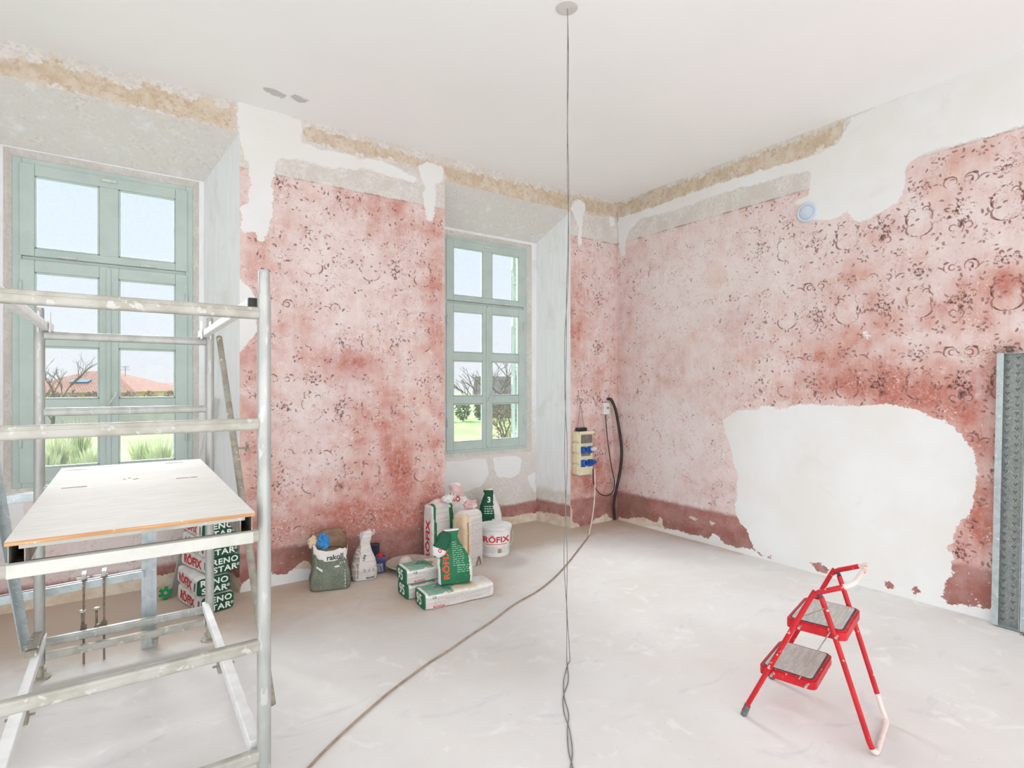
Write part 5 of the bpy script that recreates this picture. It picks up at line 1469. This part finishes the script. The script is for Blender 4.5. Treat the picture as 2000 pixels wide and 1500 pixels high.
def along(px, depth, z):
    """a point outside on the sight line of a photo column, at a given distance"""
    d = _fw + _rt * ((px - CX) / F)
    return Vector((d.x * depth, d.y * depth, z))
def house(px0, px1, depth, dz0, eave, ridge, wall_m, roof_m, deep, label, gable=False):
    a = along(px0, depth, GZ); b = along(px1, depth, GZ)
    ax = (b - a); L = ax.length; ang = math.atan2(ax.y, ax.x)
    h = empty('house', a, ang, label, 'house')
    e = eave - GZ; r = ridge - GZ
    B().box((0, 0, 0), (L, deep, e)).build('wall', wall_m, h)
    o = 0.45
    if gable:
        V = [(-o, -o, e - .1), (L + o, -o, e - .1), (L + o, deep + o, e - .1), (-o, deep + o, e - .1), (-o, deep / 2, r), (L + o, deep / 2, r)]
        Fc = [(0, 1, 5, 4), (2, 3, 4, 5), (0, 4, 3), (1, 2, 5), (3, 2, 1, 0)]
    else:
        V = [(-o, -o, e - .1), (L + o, -o, e - .1), (L + o, deep + o, e - .1), (-o, deep + o, e - .1), (L * 0.32, deep / 2, r), (L * 0.55, deep / 2, r)]
        Fc = [(0, 1, 5, 4), (2, 3, 4, 5), (0, 4, 3), (1, 2, 5), (3, 2, 1, 0)]
    rf = mesh('roof', V, Fc, roof_m, h)
    B().box((-o, -o - 0.05, e - 0.2), (L + o, -o + 0.05, e - 0.08)).build('eaves', pale, h)
    n = max(2, int(L / 3.2))
    for k in range(n):
        x = (k + 0.5) * L / n
        f = B().box((x - 0.5, -0.05, 0.9), (x + 0.5, 0.02, 2.3)).build('window', pale, h)
        B().box((x - 0.4, -0.07, 1.0), (x + 0.4, -0.03, 2.2)).build('pane', win_dark, f)
    return h, rf, L, e, r, deep
h, rf, L, e, r, dp = house(30, 262, 55, 0, 1.10, 3.15, ochre, tiles, 9.0, 'terracotta-roofed house with a blue solar panel')
sp = oz(0, 0, 5) if False else None
sx = L * 0.43; slope = math.atan2(r - e + 0.1, dp / 2 + 0.45)
B().box((-0.95, -0.35, 0.05), (0.95, 0.35, 0.12), 0, Matrix.Translation((sx, dp / 4 - 0.4, e + (r - e) * 0.44)) @ Matrix.Rotation(slope, 4, 'X')).build('solar_panel', mat('blue_solar_glass', C(70, 130, 176), C(86, 148, 190), 3, 0.85), rf)
an = B(); ax_ = L * 0.66
an.tube([(ax_, dp / 2, r - 0.7), (ax_, dp / 2, r + 0.55)], 0.025, 6)
for k, w_ in ((0.5, 0.45), (0.35, 0.35), (0.15, 0.5)): an.tube([(ax_ - w_, dp / 2, r + k), (ax_ + w_, dp / 2, r + k)], 0.018, 5)
an.build('aerial', leafless, rf)
house(262, 330, 72, 0, 0.95, 1.95, ochre, tiles, 8.0, 'small ochre house with a low tiled roof', True)
house(335, 385, 84, 0, 0.75, 1.5, mat('brick_render', C(196, 130, 104), C(180, 116, 92), 2, 0.9), tiles, 6.0, 'low brick-red outbuilding beyond the garden wall', True)
house(930, 1120, 66, 0, 0.25, 2.75, mat('stone_wall', C(160, 150, 138), C(142, 132, 122), 1.5, 0.95), dark_tiles, 8.0, 'grey barn with a dark tiled roof behind the trees', True)
# garden wall
a, b = along(-60, 50, GZ), along(470, 50, GZ)
gw = empty('garden_wall', a, math.atan2((b - a).y, (b - a).x), 'long pale rendered garden wall beyond the lawn', 'wall')
Lw = (b - a).length
B().box((0, 0, 0), (Lw, 0.3, 2.55)).build('wall_body', pale, gw); B().box((0, -0.05, 2.55), (Lw, 0.35, 2.65)).build('coping', pale, gw)

def shrub(name, loc, rx, rz_, m1, n, label, seed, size=0.10, cat='shrub', group=None):
    """woody stems with many small leaf blades filling the crown"""
    rnd = random.Random(seed)
    t = empty(name, loc, 0, label, cat, group)
    st_ = B()
    for k in range(7):
        a = rnd.uniform(0, 6.28); q = Vector((math.cos(a) * rx * 0.5, math.sin(a) * rx * 0.5, rz_ * rnd.uniform(0.6, 0.9)))
        st_.tube([(0, 0, 0), q * 0.5 + Vector((0, 0, 0.1)), q], [0.03, 0.02, 0.008], 5)
    st_.build('stems', leafless, t)
    V = []; Fc = []
    for k in range(n):
        while True:
            p = Vector((rnd.uniform(-1, 1), rnd.uniform(-1, 1), rnd.uniform(-1, 1)))
            if 0.35 < p.length < 1: break
        p = Vector((p.x * rx, p.y * rx, rz_ * 0.52 + p.z * rz_ * 0.5))
        u = Vector((rnd.uniform(-1, 1), rnd.uniform(-1, 1), rnd.uniform(-1, 1))).normalized() * size; v = u.orthogonal().normalized() * size * 0.5
        i = len(V); V += [p - u, p + v, p + u, p - v]; Fc.append((i, i + 1, i + 2, i + 3))
    tag(mesh('foliage', V, Fc, m1, t), kind='stuff')
    return t
leaf_dark = mat('dark_foliage', C(104, 118, 92), C(130, 140, 110), 2, 0.9)
leaf_light = mat('light_foliage', C(150, 178, 104), C(182, 196, 134), 2, 0.9)
leaf_rust = mat('rusty_foliage', C(196, 140, 112), C(170, 160, 110), 1.5, 0.9)
leaf_brown = mat('brown_hedge', C(142, 120, 100), C(120, 110, 90), 1.5, 0.95)
for k in range(9):
    px = 66 + k * 38
    shrub('hedge_shrub', along(px, 52.4 + (k % 3) * 0.4, GZ), 0.8, 3.3, leaf_brown, 500, 'brownish shrub in the hedge along the garden wall', 50 + k, 0.14, 'shrub', 'shrubs of the garden hedge')
for k in range(4):
    shrub('shrub', along(868 + k * 36, 58 + k, GZ), 0.9, 2.0 + 0.25 * (k % 2), leaf_dark, 500, 'dark grey-green shrub at the edge of the lawn', 80 + k, 0.16, 'shrub', 'shrubs at the edge of the lawn')
shrub('bramble', along(984, 24, GZ), 0.85, 2.9, leaf_rust, 700, 'tall bramble with rusty leaves outside the window near the corner', 91, 0.07)
shrub('shrub', along(1004, 21, GZ), 0.6, 2.2, leaf_light, 500, 'light green leafy shrub beside the rusty bramble', 92, 0.07)
def grass_clump(loc, r, h, n, m, label, seed):
    rnd = random.Random(seed); t = empty('grass_clump', loc, 0, label, 'grass', 'tall grass clumps on the lawn')
    V = []; Fc = []
    for k in range(n):
        a = rnd.uniform(0, 6.28); rr = r * rnd.uniform(0.05, 1.0); hh = h * rnd.uniform(0.55, 1.0)
        b0 = Vector((math.cos(a) * rr * 0.35, math.sin(a) * rr * 0.35, 0)); top = Vector((math.cos(a) * rr, math.sin(a) * rr, hh)); md = (b0 + top) / 2 + Vector((0, 0, hh * 0.18))
        sd = Vector((-math.sin(a + 0.7), math.cos(a + 0.7), 0)) * 0.018
        i = len(V); V += [b0 - sd, b0 + sd, md - sd, md + sd, top]; Fc += [(i, i + 1, i + 3, i + 2), (i + 2, i + 3, i + 4)]
    tag(mesh('blades', V, Fc, m, t), kind='stuff'); return t
reed = mat('pale_reed', C(226, 224, 200), C(196, 206, 166), 3, 0.9)
for k, (px, dep, r_, hh) in enumerate(((108, 22, 0.75, 2.1), (150, 26, 0.9, 2.4), (178, 21, 0.7, 1.7), (275, 24, 0.6, 1.6), (312, 22, 0.8, 1.9), (90, 20, 0.6, 1.6))):
    grass_clump(along(px, dep, GZ), r_, hh, 260, reed, 'pale tall grass clump on the lawn outside the scaffold window', 120 + k)

def bare_tree(loc, height, label, seed, spread=0.55):
    rnd = random.Random(seed); t = empty('bare_tree', loc, 0, label, 'tree')
    tr = B(); br = B()
    def grow(p, d, l, r, lev):
        q = p + d * l * 0.5 + Vector((rnd.uniform(-1, 1), rnd.uniform(-1, 1), 0.3)) * l * 0.06
        e_ = q + (d + Vector((rnd.uniform(-1, 1), rnd.uniform(-1, 1), rnd.uniform(-.2, .6))) * 0.25).normalized() * l * 0.5
        (tr if lev == 0 else br).tube([p, q, e_], [r, r * 0.85, r * 0.65], 7 if lev == 0 else 4, False)
        if lev >= 5 or r < 0.003: return
        for k in range(3 if lev < 4 else 2):
            a = rnd.uniform(0, 6.28); nd = (d + Vector((math.cos(a), math.sin(a), rnd.uniform(-0.2, 0.5))) * rnd.uniform(0.5, 1.0) * spread * 1.5).normalized()
            grow(e_ if k < 2 else q, nd, l * rnd.uniform(0.62, 0.82), r * 0.62, lev + 1)
    grow(Vector((0, 0, 0)), Vector((0, 0, 1)), height * 0.33, height * 0.022, 0)
    tr.build('trunk', leafless, t); br.build('branches', leafless, t)
    return t
bare_tree(along(950, 29, GZ), 5.6, 'bare leafless tree in front of the grey barn, beyond the bramble', 7)
bare_tree(along(1009, 20, GZ), 4.9, 'bare leafless tree growing behind the rusty bramble', 11)
bare_tree(along(100, 42, GZ), 6.3, 'bare leafless tree beside the terracotta-roofed house', 15)

# outside shutter, folded back beside the corner window
k = NICHES[1]
shp = mat('grey_green_shutter', C(160, 176, 168), C(146, 162, 156), 6, 0.6)
sh = empty('window_shutter', (k['w1'] + 0.055, 5.56, k['z0']), math.radians(57), 'grey-green wooden shutter folded open outside the corner window', 'shutter')
b = B(); Hs = k['z1'] - k['z0']
for z0_, z1_ in ((0, 0.1), (0.75, 0.85), (1.5, 1.6), (Hs - 0.1, Hs)): b.box((0.06, 0, z0_), (0.50, 0.035, z1_), 0.004)
b.box((0, 0, 0), (0.06, 0.035, Hs), 0.004); b.box((0.50, 0, 0), (0.56, 0.035, Hs), 0.004)
b.build('shutter_frame', shp, sh)
for i in range(36):
    z = 0.115 + i * 0.0615
    if abs(z - 0.8) < 0.075 or abs(z - 1.55) < 0.075 or z > Hs - 0.13: continue
    B().box((0.055, -0.003, -0.004), (0.505, 0.003, 0.046), 0, Matrix.Translation((0, 0.018, z)) @ Matrix.Rotation(math.radians(35), 4, 'X')).build('slat', shp, sh)
for z in (0.35, 1.2, 2.05):
    B().tube([(-0.012, 0.017, z - 0.07), (-0.012, 0.017, z + 0.07)], 0.013, 10).build('hinge', shp, sh)
